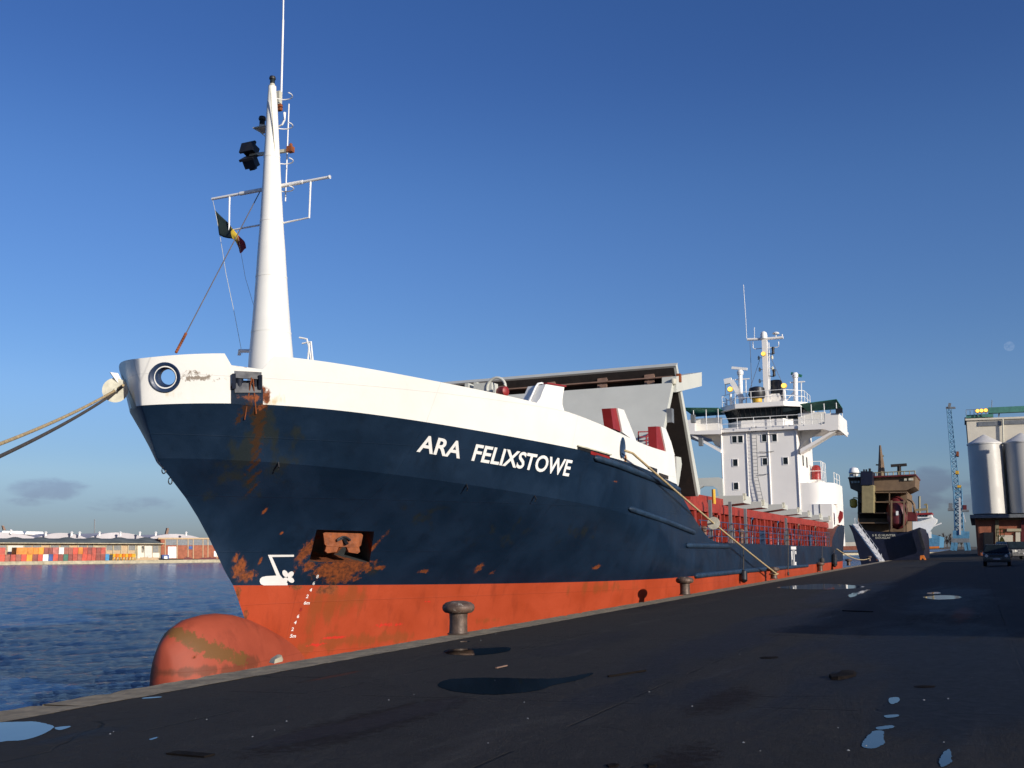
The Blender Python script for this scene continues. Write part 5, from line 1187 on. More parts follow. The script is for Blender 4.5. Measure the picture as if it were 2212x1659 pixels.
# ------------------------------------------------------------------ silo building
XSI = 205
SI = empty('silo_building', PX(2150,1200,XSI), 'cream grain silo building with grey cylinders over a brick base', 'silo')
def sxp(x0, y0, x1, y1, m_, nm, dX=0, d=1.0, par=None): return MB().prism(pxs([(x0,y0),(x1,y0),(x1,y1),(x0,y1)], XSI+dX), (d,0,0)).build(nm, M[m_], par or SI)
z4b = lambda x, y: (2061.1+.1147*x, 856.2+.1147*y)
wl = pxs([z4b(232,440), z4b(2600,352), z4b(2600,2200), z4b(300,2200)], XSI+6.5); wl[3].y = wl[0].y; wl[2].y = wl[1].y
MB().prism(wl, (60,0,0)).build('upper_wall', M['cream'], SI)
cn_ = pxs([z4b(212,420), z4b(2600,330), z4b(2600,365), z4b(212,455)], XSI+6.2); MB().prism(cn_, (61,0,0)).build('cornice', M['cream'], SI)
for a in ([(455,478),(895,462),(895,548),(455,562)], [(935,455),(2400,400),(2400,480),(935,530)]): MB().prism(pxs([z4b(*p) for p in a], XSI+6.35), (.3,0,0)).build('louvre_band', M['greyd'], SI)
t_ = MB().tube([PX(*z4b(915,430), XSI+6.1), PX(*z4b(935,1100), XSI+6.1)], .14, 8); t_.build('downpipe', M['disc'], SI)
MB().prism(pxs([z4b(195,395), z4b(222,395), z4b(222,530), z4b(195,530)], XSI+7), (1,0,0)).build('hoist_box', M['black'], SI)
yl_, yr_ = PX(2092.5,1000,XSI+3).y, PX(2168,1000,XSI+3).y; rad_ = (yl_-yr_)/2; zt_, zb_ = PX(2130,955,XSI).z, PX(2140,1109,XSI).z
for k_ in range(4):
    cx, cy = XSI+rad_+.2, (yl_+yr_)/2-k_*(rad_*2+.35)
    so2 = MB().lathe([(rad_,zb_),(rad_,zt_-.25)], 40, (cx,cy,0)).build('silo', M['silo'], SI)
    MB().lathe([(rad_+.12,zt_-.25),(rad_+.14,zt_),(.15,zt_+1.75)], 40, (cx,cy,0)).build('silo_cone', M['silow'], so2)
br = pxs([(2106,1117),(2107,1200)], XSI+1.2); yb0 = br[0].y
c_ = MB(); zr_ = PX(2140,1113,XSI).z; c_.box(XSI+1.2, XSI+66, yb0-60, yb0, .3, zr_-.5); c_.build('brick_base', M['brick'], SI)
c_ = MB(); c_.box(XSI-1.0, XSI+67, yb0-62, PX(2095,1113,XSI).y, zr_-.5, zr_+.12); c_.build('canopy', M['greyd'], SI)
for x0, y0, x1, y1, m_, nm in ((2124,1150,2146,1190,'black','doorway'),(2150,1122,2158,1196,'conc','concrete_pier'),(2156,1156,2188,1171,'cream','wall_panel'),(2194,1150,2204,1172,'cream','wall_panel'),(2175,1142,2206,1148,'concl','lintel'),(2112,1118,2206,1123,'conc','lintel'),(2206,1120,2240,1175,'maroon','sliding_door')):
    sxp(x0, y0, x1, y1, m_, nm, .9, .32)
c_ = MB(); c_.bar(PX(*z4b(640,272), XSI+9), PX(*z4b(2600,185), XSI+9), 1.6, 1.1); gl = c_.build('conveyor', M['teal'], SI)
for x in (850, 1500): MB().bar(PX(*z4b(x, 290 if x < 1000 else 255), XSI+9), PX(*z4b(x-10, 385 if x < 1000 else 360), XSI+9), .25).build('conveyor_leg', M['greyd'], SI)
MB().prism(pxs([z4b(225,352), z4b(738,325), z4b(738,380), z4b(225,405)], XSI+7), (4,0,0)).build('roof_platform', M['teal'], SI)
t_ = MB()
for x in (225, 300, 375, 440): t_.tube([PX(*z4b(x, 355-x*.03), XSI+7), PX(*z4b(x, 262-x*.04), XSI+7)], .05, 4)
t_.tube([PX(*z4b(225,255), XSI+7), PX(*z4b(440,246), XSI+7)], .05, 4); t_.tube([PX(*z4b(705,240), XSI+9), PX(*z4b(712,70), XSI+9)], .06, 4); t_.build('roof_rail', M['greyd'], SI)
for x, y in ((440,276),(516,270),(595,265)):
    p = PX(*z4b(x, y), XSI+6.6); l_ = MB().lathe([(.42,-.3),(.45,0),(.3,.35)], 14, p, (1,0,0)).build('floodlight', M['rust'], SI); MB().lathe([(.02,-.31),(.34,-.32)], 14, p, (1,0,0)).build('lamp_face', M['lamp'], l_)
    MB().bar(p-Vector((0,0,.4)), p-Vector((0,0,1.0)), .15).build('lamp_bracket', M['greyd'], SI)
# yellow loading hopper in front of the brick base
HP = empty('loading_hopper', PX(2162,1190,XSI-6), 'yellow loading frame standing before the brick silo base', 'machine')
for x0, y0, x1, y1 in ((2152,1142,2170,1144),(2152,1150,2170,1151.5),(2152,1157,2170,1159),(2152,1142,2153.5,1159),(2160.5,1142,2162,1159),(2168.5,1142,2170,1159)): MB().prism(pxs([(x0,y0),(x1,y0),(x1,y1),(x0,y1)], XSI-6), (.5,0,0)).build('frame_bar', M['yellow'], HP)
MB().prism(pxs([(2156,1175),(2162,1160),(2166,1160),(2174,1175),(2172,1180),(2158,1180)], XSI-6), (2,0,0)).build('hopper', M['yellow'], HP)
for x in (2157,2172): MB().bar(PX(x,1178,XSI-5), PX(x,1203,XSI-5), .35).build('leg', M['yellow'], HP)

# ------------------------------------------------------------------ puddles and litter on the apron
pm_ = bpy.data.materials.new('puddle_water'); pm_.use_nodes = True; t = pm_.node_tree; b = t.nodes['Principled BSDF']
b.inputs['Base Color'].default_value = (.004, .0045, .005, 1); b.inputs['Roughness'].default_value = .03; b.inputs['IOR'].default_value = 1.33
nn = N(t, 'ShaderNodeCombineXYZ'); nn.inputs[2].default_value = 1.0
P = N(t, 'ShaderNodeNewGeometry').outputs['Position']
wob_ = vmath(t, 'MULTIPLY', noise_vec(t, P, 3.0, .012), (1, 1, 0)); t.links.new(vmath(t, 'NORMALIZE', vmath(t, 'ADD', nn.outputs[0], wob_)), b.inputs['Normal'])   # level water on the sloping apron
def puddle(pts, i, jit=.10):
    g = [GND(x, y) for x, y in pts]; n = len(g); out = []; r_ = random.Random(i)
    for k in range(n):                                               # smooth, slightly ragged rim
        p0, p1, p2, p3 = g[k-1], g[k], g[(k+1) % n], g[(k+2) % n]
        for s_ in range(10):
            u = s_/10; q = .5*((2*p1)+(p2-p0)*u+(2*p0-5*p1+4*p2-p3)*u*u+(3*p1-p0-3*p2+p3)*u**3)
            e = (p2-p1).length*.035*r_.uniform(-1, 1)
            out.append((q.x+e, q.y+e*.6, SLOPE*(10.3-q.y)+.004 if q.y > -3 else gz(-3)+.004))
    c_ = MB(); cx = sum(p[0] for p in out)/len(out); cy = sum(p[1] for p in out)/len(out); c_.add(out, [list(range(len(out)))])
    kind(c_.build('puddle', pm_, None), 'structure')
z7 = lambda x, y: (.43*x, 1395.3+.43*y)
z6 = lambda x, y: (887.9+.43*x, 1205+.43*y)
z8 = lambda x, y: (1268.4+.4266*x, 1205+.4266*y)
PUD = [[z7(-300,400),(z7(-60,388)),z7(60,384),z7(170,382),z7(240,395),z7(270,410),z7(215,445),z7(130,472),z7(40,480),z7(-100,482)],
       [z7(275,412),z7(345,404),z7(350,410),z7(300,424)], [z6(135,640),z6(165,618),z6(240,607),z6(430,603),z6(600,608),z6(760,604),z6(900,580),z6(905,590),z6(830,618),z6(720,640),z6(650,665),z6(520,682),z6(400,688),z6(240,676),z6(160,657)],
       [z6(165,470),z6(210,460),z6(330,456),z6(480,450),z6(500,460),z6(470,475),z6(340,490),z6(200,486)],
       [z8(960,150),z8(1060,140),z8(1200,132),z8(1380,142),z8(1385,152),z8(1220,160),z8(1050,158)], [z8(1325,192),z8(1350,178),z8(1425,160),z8(1432,166),z8(1370,188),z8(1335,200)],
       [z8(1530,712),z8(1575,708),z8(1580,728),z8(1545,742),z8(1530,732)], [z8(1505,800),z8(1570,795),z8(1575,805),z8(1520,812)], [z8(1465,860),z8(1540,850),z8(1550,862),z8(1480,872)],
       [z8(1390,950),z8(1410,915),z8(1450,880),z8(1500,880),z8(1500,915),z8(1505,940),z8(1460,965),z8(1410,965)], [z8(1790,1010),z8(1830,970),z8(1845,1000),z8(1840,1040),z8(1790,1060)], [z7(720,262),z7(800,256),z7(805,260),z7(725,266)], [z7(750,470),z7(785,460),z7(790,464),z7(760,474)], [z8(1700,200),z8(1780,190),z8(1880,194),z8(1890,204),z8(1780,212)], [z8(1720,178),z8(1770,174),z8(1790,180),z8(1740,184)], [z6(250,420),z6(290,419),z6(290,423),z6(252,424)]]
for i, p in enumerate(PUD): puddle(p, i)

def litter(name, pts, h, m_, label, cat='debris', seed=1):
    g = [GND(x, y) for x, y in pts]; r_ = random.Random(seed); n = len(g); cx = sum(g, Vector())/n
    c_ = MB(); lo = [p+Vector((0,0,.001)) for p in g]; hi = [cx+(p-cx)*r_.uniform(.7,.95)+Vector((0,0,h*r_.uniform(.5,1))) for p in g]
    c_.add(lo+hi+[cx+Vector((0,0,h))], [(i, (i+1) % n, n+(i+1) % n, n+i) for i in range(n)]+[(n+i, n+(i+1) % n, 2*n) for i in range(n)])
    tag(c_.build(name, M[m_]), label, cat)
def plank(name, a, b, w_, h, m_, label):
    p, q = GND(*a), GND(*b); p.z += h/2+.002; q.z += h/2+.002; tag(MB().bar(p, q, w_, h).build(name, M[m_]), label, 'debris')
plank('plank', z7(862,540), z7(1052,556), .12, .012, 'wood', 'short black wet plank lying at the lower left of the quay')
plank('plank', z8(1300,270), z8(1440,275), .12, .02, 'wood', 'long dark plank on the open quay toward the parked cars')
plank('stick', z6(428,556), z6(480,544), .03, .015, 'beam', 'small orange brown stick just beyond the long puddle')
plank('stick', z6(990,600), z6(1180,570), .02, .02, 'wood', 'thin black stick right of the long puddle')
litter('rag', [z8(1222,605),z8(1250,600),z8(1290,580),z8(1330,575),z8(1365,582),z8(1360,600),z8(1320,612),z8(1270,620),z8(1235,618)], .04, 'wood', 'dark crumpled rag on the quay right of centre', 'rag', 2)
litter('rag', [z8(870,506),z8(900,500),z8(940,503),z8(968,500),z8(965,508),z8(920,512),z8(880,511)], .012, 'wood', 'flat dark scrap of cloth in the middle of the quay', 'rag', 3)
litter('rag', [z8(1650,650),z8(1700,645),z8(1765,648),z8(1760,656),z8(1700,660),z8(1660,658)], .010, 'wood', 'flat dark scrap on wet asphalt toward the right edge', 'rag', 4)
litter('rag', [z8(95,1052),z8(130,1045),z8(165,1050),z8(150,1062),z8(110,1064)], .012, 'wood', 'dark flat lump at the bottom edge, the left one of two', 'rag', 5)
litter('rag', [z8(300,1052),z8(330,1042),z8(355,1045),z8(350,1060),z8(310,1064)], .012, 'wood', 'dark flat lump at the bottom edge, the right one of two', 'rag', 6)
litter('concrete_lump', [z4(920,1232),z4(955,1212),z4(1000,1198),z4(1028,1208),z4(1022,1224),z4(960,1240)], .10, 'concl', 'pale broken lump of concrete on the coping by the bulb', 'rubble', 7)
rk = random.Random(21)
for i in range(46):                                                  # scattered grit and chips
    x, y = rk.uniform(100, 2200), 1300+330*rk.random()**.7
    if y < 1500-.15*x+20: continue
    p = GND(x, y); r_ = rk.uniform(.006, .014); c_ = MB(); vs = [(p.x+r_*cos(a)*rk.uniform(.6,1.3), p.y+r_*sin(a)*rk.uniform(.6,1.3), p.z) for a in (0,1.3,2.5,3.8,5)]
    GRIT = globals().setdefault('GRIT', MB()); n = 5; GRIT.add(vs+[(p.x, p.y, p.z+r_*.8)], [(k, (k+1) % n, n) for k in range(n)])
gr_ = GRIT.build('grit', M['greyd']); kind(gr_, 'stuff')

# ------------------------------------------------------------------ unseen buildings added to shade the quay, the car and the silos
wh = empty('warehouse', (30,-15,gz(-3)), 'long low warehouse added out of view to the right to shade the quay', 'warehouse')
c_ = MB(); c_.box(13, 116, -45, -14.5, .2, 4.9); c_.build('wall', M['brick'], wh); c_ = MB(); c_.box(12.5, 117, -46, -14.0, 4.9, 5.35); c_.build('roof', M['roofg'], wh)
wh = empty('warehouse', (160,-16,gz(-3)), 'tall block added out of view to the right to shade the silos', 'warehouse')  # unseen slab, sized so that its shadow edge falls across the silos
c_ = MB(); c_.box(178, 198.0, -20, -14.2, .2, 24); c_.build('wall', M['cream'], wh); c_ = MB(); c_.box(177.5, 198.2, -20.2, -14.0, 24, 24.6); c_.build('roof', M['roofg'], wh)

# ------------------------------------------------------------------ cars
def make_car(name, px_l, px_r, py_base, m_, label, yaw=0.0, L=4.5, ratio=1.0):
    base = GND((px_l+px_r)/2, py_base); dep = np.array(base)-CAM; dep = dep@F; W = (px_r-px_l)/FPX*dep
    e = empty(name, base, label, 'car', 'cars on the quay')
    def sh(pr, y0, y1, nm, mm, yi=None, par=e, mi=None):
        c_ = MB(); yi = yi if yi is not None else 0
        a = [Vector((x, y0, z)) for x, z in pr]; bq = [Vector((x, y1, z)) for x, z in pr]; n = len(pr)
        c_.add(a+bq, [list(range(n)), list(range(2*n-1, n-1, -1))]+[(i, (i+1) % n, n+(i+1) % n, n+i) for i in range(n)]); return c_.build(nm, M[mm], par, local=True)
    h = W/2; H = W*.86*ratio
    # front of the car faces the camera (-x)
    body = MB(); prof = [(0,.22*H),(-.02,.42*H),(.05,.54*H),(.9,.60*H),(L-.2,.62*H),(L,.50*H),(L,.20*H),(.1,.18*H)]
    for yy0, yy1 in ((-h, h),): body.add([Vector((x, yy0*.96 if x < .06 else yy0, z)) for x, z in prof]+[Vector((x, yy1*.96 if x < .06 else yy1, z)) for x, z in prof], [list(range(8)), list(range(15, 7, -1))]+[(i, (i+1) % 8, 8+(i+1) % 8, 8+i) for i in range(8)])
    body.build('body', m_, e, local=True)
    cab = MB(); lo = [(1.0,-h*.94,.60*H),(L-.25,-h*.94,.62*H),(L-.25,h*.94,.62*H),(1.0,h*.94,.60*H)]; up = [(1.65,-h*.78,.96*H),(L-.5,-h*.8,.97*H),(L-.5,h*.8,.97*H),(1.65,h*.78,.96*H)]
    cab.add(lo+up, [(0,1,5,4),(1,2,6,5),(2,3,7,6),(3,0,4,7),(4,5,6,7)]); cab.build('cabin', m_, e, local=True)
    g = MB(); A = [Vector(q) for q in (lo[0], lo[3], up[3], up[0])]; cc = sum(A, Vector())/4; g.add([cc+(q-cc)*.90+Vector((-.03,0,.01)) for q in A], [(0,1,2,3)]); g.build('windscreen', M['glass'], e, local=True)
    for s_ in (-1, 1):
        A = [Vector(q) for q in ((1.15,s_*h*.945,.63*H),(L-.5,s_*h*.945,.645*H),(L-.7,s_*h*.80,.92*H),(1.75,s_*h*.79,.92*H))]; g = MB(); g.add([q+Vector((0,s_*.012,0)) for q in A], [(0,1,2,3)]); g.build('side_window', M['glass'], e, local=True)
        g = MB(); g.lathe([(.02,-.03),(.11,-.02),(.12,.02)], 14, (-.01, s_*h*.70, .46*H), (-1,0,.25)); g.build('headlight', M['disc'], e, local=True)
        g = MB(); g.box(1.15,1.3,s_*h*1.0 if s_ > 0 else -h*1.16,s_*h*1.16 if s_ > 0 else -h,.60*H,.70*H); g.build('mirror', m_, e, local=True)
        for x in (.85, L-.85):
            g = MB(); g.lathe([(.05,-.12),(.36,-.12),(.38,-.05),(.38,.05),(.36,.12),(.05,.12)], 20, (x, s_*(h-.14), .38), (0,1,0)); w_ = g.build('wheel', M['tyre'], e, local=True)
    g = MB(); g.box(-.05,.02,-.26,.26,.30*H,.355*H); g.build('number_plate', M['plate'], e, local=True)
    g = MB(); g.box(-.04,.02,-h*.5,h*.5,.42*H,.50*H); g.build('grille', M['black'], e, local=True)
    g = MB(); g.box(-.12,.05,-h*.97,h*.97,.21*H,.29*H); g.build('bumper', M['black'], e, local=True)
    e.rotation_euler.z = yaw; return e
make_car('parked_car', 2126.5, 2182, 1223.5, M['carp'], 'dark off-road car parked facing us near the right edge', yaw=-.02, ratio=1.02)
c2 = make_car('parked_car', 2186, 2246, 1209, M['carp'], 'second dark car cut by the right edge, behind the off-road car', yaw=.45, ratio=.78)
make_car('parked_car', 2143, 2181, 1197, M['carp'], 'dark car half hidden behind the parked off-road car', yaw=.1, ratio=.9)
make_car('parked_car', 2043, 2053.5, 1187.2, M['clean'], 'tiny white car far down the quay by the blue crane', yaw=.1, ratio=.8)

# ------------------------------------------------------------------ across the dock: quay, sheds, containers
_A, _B = PZ(0,1220.5,WZ), PZ(473,1214.8,WZ)
ub = (_B-_A); ub.z = 0; ub.normalize(); nb = Vector((-ub.y, ub.x, 0)); nb = nb if nb.dot(Vector((1,1,0))) > 0 else -nb
def BK(x, y, back=0.0):
    d = Vector(raydir(x, y)); o = Vector(CAM); t_ = ((_A+nb*back)-o).dot(nb)/d.dot(nb); return o+d*t_
zq = BK(200,1211.2).z
def at_back(x, back, z): p = BK(x, 1200, back); return Vector((p.x, p.y, z))
c_ = MB(); a, b_ = _A-ub*260, _A+ub*900
c_.add([a+Vector((0,0,-.5)), b_+Vector((0,0,-.5)), Vector((b_.x,b_.y,zq)), Vector((a.x,a.y,zq))], [(0,1,2,3)])
kind(c_.build('far_quay_wall', M['concl']), 'structure')
c_ = MB(); c_.add([Vector((a.x,a.y,zq)), Vector((b_.x,b_.y,zq)), Vector((b_.x,b_.y,zq))+nb*2500, Vector((a.x,a.y,zq))+nb*2500], [(0,1,2,3)])
kind(c_.build('far_quay_ground', mat('far_ground', (.12,.10,.08), .9)), 'structure')
def bprism(name, pts, m_, back, depth, par=None, flat_z=None):
    q = [BK(x, y, back) for x, y in pts]; o = MB().prism(q, nb*depth).build(name, M[m_] if isinstance(m_, str) else m_, par); return o
def brect(name, x0, y0, x1, y1, m_, back, depth, par=None): return bprism(name, [(x0,y0),(x1,y0),(x1,y1),(x0,y1)], m_, back, depth, par)
zc = lambda x: .1147*x
COLS = dict(red=(.40,.055,.030), dark=(.22,.045,.032), brown=(.28,.085,.055), bright=(.55,.060,.028), orange=(.60,.19,.012), amber=(.68,.26,.010), white=(.70,.72,.66), blue=(.03,.075,.25), green=(.03,.13,.09), sky=(.03,.22,.42), pink=(.42,.12,.095))
NAMES = dict(red='rust red', dark='dark red', brown='brownish red', bright='bright red', orange='orange', amber='amber yellow', white='white', blue='dark blue', green='green', sky='light blue', pink='faded pinkish red')
ORD = ['first','second','third','fourth','fifth','sixth','seventh','eighth','ninth','tenth','eleventh','twelfth','thirteenth','fourteenth','fifteenth','sixteenth','seventeenth','eighteenth','nineteenth','twentieth','twenty-first','twenty-second']
MC = {k: mat('container_'+k, v, .55, var=.22, vscale=.6, dirt=tuple(q*.5 for q in v), dscale=.8, dthr=(.58,.8)) for k, v in COLS.items()}
TOPR = [(-70,95,'red'),(302,516,'orange'),(518,622,'orange'),(624,718,'orange'),(720,818,'amber'),(822,913,'dark'),(916,982,'dark'),(986,1099,'pink'),(1102,1198,'white'),(1202,1286,'brown'),(1289,1368,'brown'),(1371,1466,'bright'),(1470,1556,'orange'),(1560,1646,'red'),(1650,1727,'dark'),(1730,1807,'red'),(1811,1897,'dark'),(1900,1986,'red')]
BOTR = [(-70,95,'bright'),(99,192,'brown'),(200,300,'red'),(304,400,'brown'),(404,502,'bright'),(505,612,'amber'),(616,716,'dark'),(719,808,'bright'),(811,914,'white'),(918,1000,'blue'),(1003,1096,'bright'),(1100,1193,'dark'),(1197,1286,'green'),(1289,1370,'dark'),(1374,1460,'red'),(1464,1547,'brown'),(1550,1642,'bright'),(1645,1727,'red'),(1730,1806,'red'),(1811,1897,'dark'),(1900,1984,'dark'),(1987,2060,'sky')]
def container(x0, x1, y0, y1, ck, label, zlo, zhi):
    a, b_ = at_back(zc(x0), 4, zlo), at_back(zc(x1), 4, zlo); w_ = (b_-a).length; h_ = zhi-zlo
    c_ = MB(); up = Vector((0,0,1)); fr_ = .06*h_
    def bx3(u0, u1, v0, v1, d0, d1): c_.add([a+ub*u+nb*d+up*v for u in (u0, u1) for d in (d0, d1) for v in (v0, v1)], [(0,1,3,2),(4,6,7,5),(0,4,5,1),(2,3,7,6),(0,2,6,4),(1,5,7,3)])
    bx3(.02, w_-.02, 0, h_-.03, .08, 6)                              # box body, then end frame and door bars
    for u0, u1, v0, v1 in ((.02,.02+fr_,0,h_-.03),(w_-.02-fr_,w_-.02,0,h_-.03),(.02+fr_,w_-.02-fr_,0,fr_),(.02+fr_,w_-.02-fr_,h_-.03-fr_,h_-.03)): bx3(u0, u1, v0, v1, 0, .08)
    n = max(2, int(w_/.45))
    for k in range(1, n): u = w_*k/n; bx3(u-.035, u+.035, fr_, h_-fr_-.03, .02, .08)
    o = c_.build('shipping_container', MC[ck]); tag(o, label, 'container', 'containers stacked on the far quay'); return o
z1_ = BK(120,1182.4,4).z; hmid = (zq+z1_)/2
for rowname, R_, zl, zh in (('lower', BOTR, zq+.02, hmid-.02), ('upper', TOPR, hmid, z1_)):
    for i, (x0, x1, ck) in enumerate(R_):
        container(x0, x1, 0, 0, ck, f'{NAMES[ck]} container across the dock, {ORD[i]} from the left in the {rowname} row', zl, zh)
z5 = lambda x, y: (.2150*x, 1109.8+.2150*y)
# long shed with scalloped grey roof
SH = empty('long_shed', BK(150,1210,16), 'long tan shed with wavy grey roof and white eave behind the containers', 'warehouse')
bprism('wall', [z5(-400,300),z5(1612,302),z5(1612,462),z5(-400,462)], 'tan', 16, 30, SH)
bprism('eave', [z5(-400,287),z5(1655,297),z5(1655,305),z5(-400,296)], 'concl', 13.5, 2.4, SH)
c_ = MB(); top = []; bot = []; n = 160
for i in range(n+1):
    x = -400+(1655+400)*i/n; y = 243+4*(x/1655)+ -10*max(-.35, cos(2*pi*(x-150)/262)); yb = 288+10*(x+400)/2055
    f = max(0, min(1, (1650-x)/90)); y = yb-(yb-y)*min(1, f*1.0+.0)
    top.append(BK(*z5(x, y), 28)); bot.append(BK(*z5(x, yb), 13.6))
c_.add(top+bot, [(i, i+1, n+1+i+1, n+1+i) for i in range(n)]); c_.add([p+nb*20-Vector((0,0,2)) for p in top]+top, [(i, i+1, n+1+i+1, n+1+i) for i in range(n)]); c_.build('roof', M['roofg'], SH)
wn = [(z5(x0,0)[0], z5(x1,0)[0]) for x0, x1 in ((-60,65),(245,318),(330,412),(510,590),(612,692),(790,872),(888,932),(1073,1128),(1148,1212),(1296,1357),(1536,1594))]
for i, (x0, x1) in enumerate(wn):
    y0, y1 = z5(0,318)[1], z5(0,366 if i != 10 else 390)[1]
    f_ = bprism('window', [(x0,y0),(x1,y0),(x1,y1),(x0,y1)], 'greyd', 15.9, .2, SH); k = int((x1-x0)/3.2)+1
    for j in range(k+1): x = x0+(x1-x0)*j/k; brect('glazing_bar', x-.22, y0, x+.22, y1, 'concl', 15.75, .12, f_)
for x0, x1, y0, y1, m_, nm in ((80,238,318,462,'grey','sliding_door'),(1453,1528,322,455,'grey','sliding_door'),(1384,1448,320,455,'cream','wall_panel'),(1422,1447,325,390,'black','doorway'),(1534,1605,392,440,'cream','wall_panel'),(935,1060,322,345,'concl','lintel')):
    a, b_ = z5(x0,y0), z5(x1,y1); brect(nm, a[0], a[1], b_[0], b_[1], m_, 15.8, .19, SH)
for x in (70,240,415,505,700,785,940,1066,1138,1218,1290,1364,1376,1608): a, b_ = z5(x-4,306), z5(x+4,462); brect('pilaster', a[0], a[1], b_[0], b_[1], 'concl', 15.6, .4, SH)
# pale barrel roofs of the sheds behind
for i, (x0, x1, yt, yb_) in enumerate(((-330,345,186,236),(365,865,192,243),(880,1475,188,246),(1480,2020,203,246))):
    e = empty('vaulted_shed', BK(*z5((x0+x1)/2, 300), 70+i*2), ['pale vaulted shed roof at the far left under two white skylight humps','pale vaulted shed roof left of the radio mast','pale vaulted shed roof with a red ridge mark at its middle','pale vaulted roof just above the brick warehouse'][i], 'warehouse', None)
    pts = [z5(x0,yb_+60)]+[z5(x0+(x1-x0)*k/24, yb_-(yb_-yt)*(1-((k-12)/12)**2)) for k in range(25)]+[z5(x1,yb_+60)]
    bprism('roof', pts, 'roofw', 70+i*2, 60, e)
    for vx in ((90,),(440,700,780),(980,1190,1385),(1545,1850))[i]:
        p = BK(*z5(vx+20, 196 if i else 176), 69); c_ = MB().lathe([(.45,-1.2),(.5,0),(.85,.3),(.4,.75),(.05,.85)], 10, p); c_.build('roof_vent', M['clean'], e)
for i, (x0, x1, y0, y1) in enumerate(((10,240,172,200),(248,446,178,208))):
    e = bprism('white_roof', [z5(x0,y1),z5(x0+18,y0),z5(x1-16,y0+3),z5(x1,y1+2)], 'clean', 95, 20); tag(e, ['long bright white roof hump at the far left skyline','long bright white roof hump, second from the left skyline'][i], 'roof')
e = bprism('red_roof', [z5(715,206),z5(1160,190),z5(1200,240),z5(715,240)], 'maroon', 140, 20); tag(e, 'dark red low roof showing between the pale vaults', 'roof')
c_ = MB(); c_.tube([BK(*z5(950,230), 130), BK(*z5(951,55), 130)], .28, 5); tag(c_.build('radio_mast', M['greyd']), 'thin grey radio mast rising above the far sheds', 'mast')
for pts, lab in (([(35,165),(22,118),(40,120),(62,165)], 'far brown crane jib peeking above the roofs at far left'), ([(1665,205),(1680,142),(1698,145),(1690,205)], 'far orange brown crane jib above the brick warehouse')):
    tag(bprism('crane_jib', [z5(*p) for p in pts], 'beam', 300, 2), lab, 'crane')
# brick warehouse
BW = empty('brick_warehouse', BK(420,1210,20), 'red brick warehouse with grey window band across the dock by the bow', 'warehouse')
bprism('wall', [z5(1615,250),z5(3200,252),z5(3200,452),z5(1615,452)], 'brick', 20, 40, BW)
bprism('window_band', [z5(1665,258),z5(2380,260),z5(2380,314),z5(1665,316)], 'greyd', 19.85, .2, BW)
bprism('parapet', [z5(1590,240),z5(3200,246),z5(3200,258),z5(1590,256)], 'tan', 19.6, .7, BW)
for x in (1660,1780,1890,1942,2040,2090,2180,2290): a, b_ = z5(x-4,258), z5(x+4,450); brect('pilaster', a[0], a[1], b_[0], b_[1], 'tan', 19.7, .4, BW)
for x0, y0, x1, y1, m_, nm in ((1688,330,1772,446,'clean','loading_door'),(2150,375,2200,430,'clean','loading_door')): a, b_ = z5(x0,y0), z5(x1,y1); brect(nm, a[0], a[1], b_[0], b_[1], m_, 19.75, .3, BW)
a, b_ = z5(1898,326), z5(1934,356); sg_ = brect('blue_sign', a[0], a[1], b_[0], b_[1], MC['blue'], 19.6, .3); tag(sg_, 'small blue sign on the brick warehouse wall', 'sign')
# odds and ends on the far quay
for i in range(7):
    x = 1135+i*32; e = MB(); p = BK(*z5(x, 458), 6); h_ = 2.6
    e.box(p.x-.9, p.x+.9, p.y-.9, p.y+.9, zq+1.2, zq+h_); 
    for sx, sy in ((-.75,-.75),(.75,-.75),(.75,.75),(-.75,.75)): e.box(p.x+sx-.1, p.x+sx+.1, p.y+sy-.1, p.y+sy+.1, zq, zq+1.2)
    o = e.build('hopper_bin', M['orange' if i % 2 else 'yellow']); tag(o, 'orange yellow steel bin in the row right of the light blue container', 'bin', 'yellow bins on the far quay')
for x0, x1, y0, y1, m_, nm, lab in ((2067,2112,600,690,'black','skip','black open skip beside the light blue container across the dock'),): 
    a = BK(zc(x0), 1209, 5); b_ = BK(zc(x1), 1209, 5); c_ = MB(); q = [a+Vector((0,0,zq-a.z)), b_+Vector((0,0,zq-b_.z)), b_+ub*.3+Vector((0,0,zq+2.3-b_.z)), a-ub*.3+Vector((0,0,zq+2.3-a.z))]; c_.prism(q, nb*2.5); tag(c_.build(nm, M[m_]), lab, 'skip')
rr_ = random.Random(8)
for j, (x0, x1) in enumerate(((1360,1600),(1840,1935),(1990,2190))):
    c_ = MB(); n = 26; pr_ = [BK(*z5(x0+(x1-x0)*k/n, 455), 5) for k in range(n+1)]; tp2 = [p+Vector((0,0,(zq-p.z)+(1.5 if j == 0 else 1.1)*max(0.0, sin(pi*k/n))**.5*rr_.uniform(.6,1.1))) for k, p in enumerate(pr_)]; pr_ = [Vector((p.x,p.y,zq)) for p in pr_]
    c_.add(pr_+tp2+[p+nb*3-Vector((0,0,p.z-zq)) for p in tp2], [(k, k+1, n+1+k+1, n+1+k) for k in range(n)]+[(n+1+k, n+1+k+1, 2*n+2+k+1, 2*n+2+k) for k in range(n)])
    tag(c_.build('timber_heap', M['tan' if j == 0 else 'maroon']), ['low tan heap of timber on the far quay before the shed','small dark heap by the far brick wall','long low dark red heap at the foot of the brick warehouse'][j], 'heap')
bx2 = BK(*z5(1660,430), 8); c_ = MB(); c_.prism([BK(*z5(x, y), 8) for x, y in ((1632,412),(1698,412),(1698,452),(1632,452))], nb*2); tag(c_.build('dumpster', MC['blue']), 'blue skip in front of the far brick warehouse', 'skip')
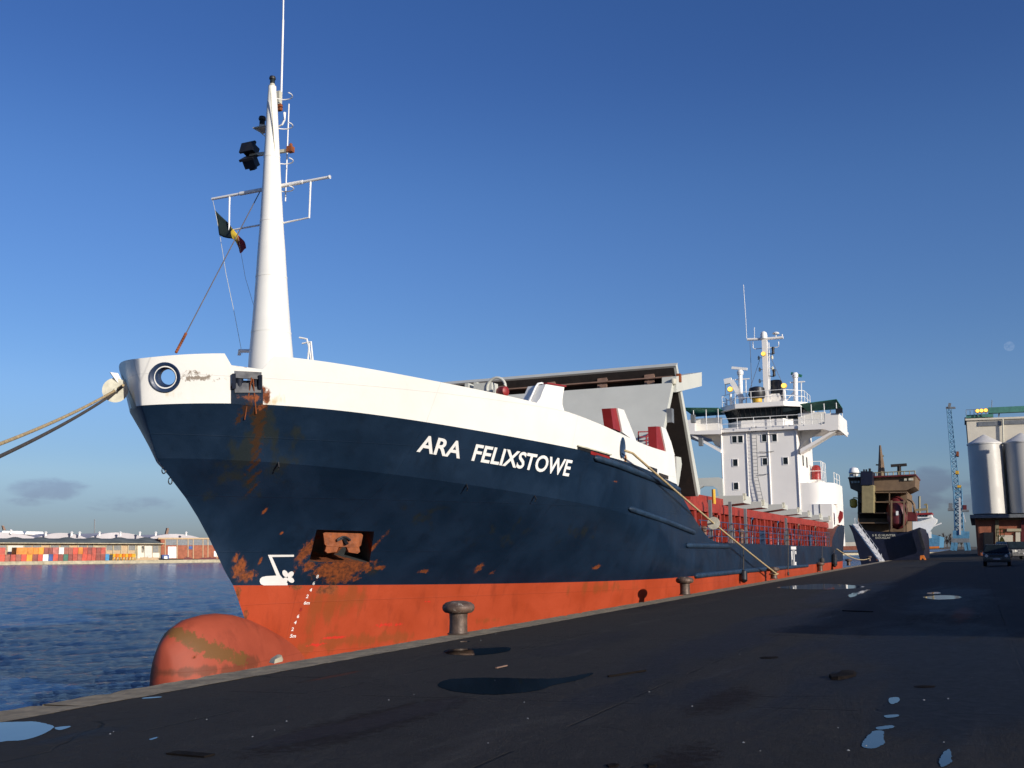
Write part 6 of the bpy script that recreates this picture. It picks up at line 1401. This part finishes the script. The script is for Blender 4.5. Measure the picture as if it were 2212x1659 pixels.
c_ = MB(); c_.prism([BK(*z5(x, y), 7) for x, y in ((1652,424),(1680,424),(1684,452),(1648,452))], nb*1); tag(c_.build('sack', M['clean']), 'white sack in front of the blue skip across the dock', 'sack')

# strip of far bank and bare trees at the head of the dock
XH = 640
c_ = MB(); c_.add([PX(1700,1187,XH+20)*1.0, PX(2110,1187,XH+20), PX(2110,1181,XH+40), PX(1700,1181,XH+40)], [(0,1,2,3)]); kind(c_.build('far_shore', mat('far_bank', (.10,.085,.06), .9)), 'structure')
hb3 = MB().prism(pxs([(1812,1172),(1872,1170),(1872,1179),(1812,1180)], XH-40), (10,0,0)).build('far_shed', M['cream']); tag(hb3, 'low cream shed on the far bank glimpsed past the stern', 'shed')
hb3 = MB().prism(pxs([(1820,1180),(1860,1179),(1862,1188),(1818,1189)], XH-60), (8,0,0)).build('barge', M['brick']); tag(hb3, 'low red barge far off between the two ships', 'barge')
def make_tree(x, y, h_px, seed, label):
    r_ = random.Random(seed); base = PX(x, y, XH-20); H_ = h_px/FPX*(np.array(base)-CAM)@F
    e = empty('bare_tree', base, label, 'tree', 'bare trees at the head of the dock'); tr = MB(); tr.tube([base, base+Vector((r_.uniform(-.3,.3), r_.uniform(-.3,.3), H_*.45)), base+Vector((0, r_.uniform(-.6,.6), H_*.9))], [.35,.25,.05], 6); tr.build('trunk', M['bark'], e)
    cr3 = MB()
    for i in range(70):
        z0 = r_.uniform(.2, .85)*H_; a = r_.uniform(0, 6.28); L_ = (1-z0/H_*.7)*H_*.35*r_.uniform(.5, 1.1); p0 = base+Vector((0,0,z0)); p1 = p0+Vector((cos(a)*L_*.6, sin(a)*L_*.6, L_*.7)); cr3.tube([p0, p0.lerp(p1,.5)+Vector((0,0,L_*.06)), p1], [.12,.08,.03], 4)
        for k in range(3): b2 = p0.lerp(p1, r_.uniform(.4,.9)); a2 = a+r_.uniform(-1,1); cr3.tube([b2, b2+Vector((cos(a2)*L_*.25, sin(a2)*L_*.25, L_*.35))], [.06,.02], 3)
    cr3.build('crown', M['bark'], e)
TL = ['leftmost','second','third','fourth','fifth','sixth','seventh','rightmost']
for i in range(8): make_tree(2024+i*7.6, 1185, 28+8*((i*37) % 5)/4, 30+i, f'bare winter tree at the head of the dock, {TL[i]} of the row by the crane')
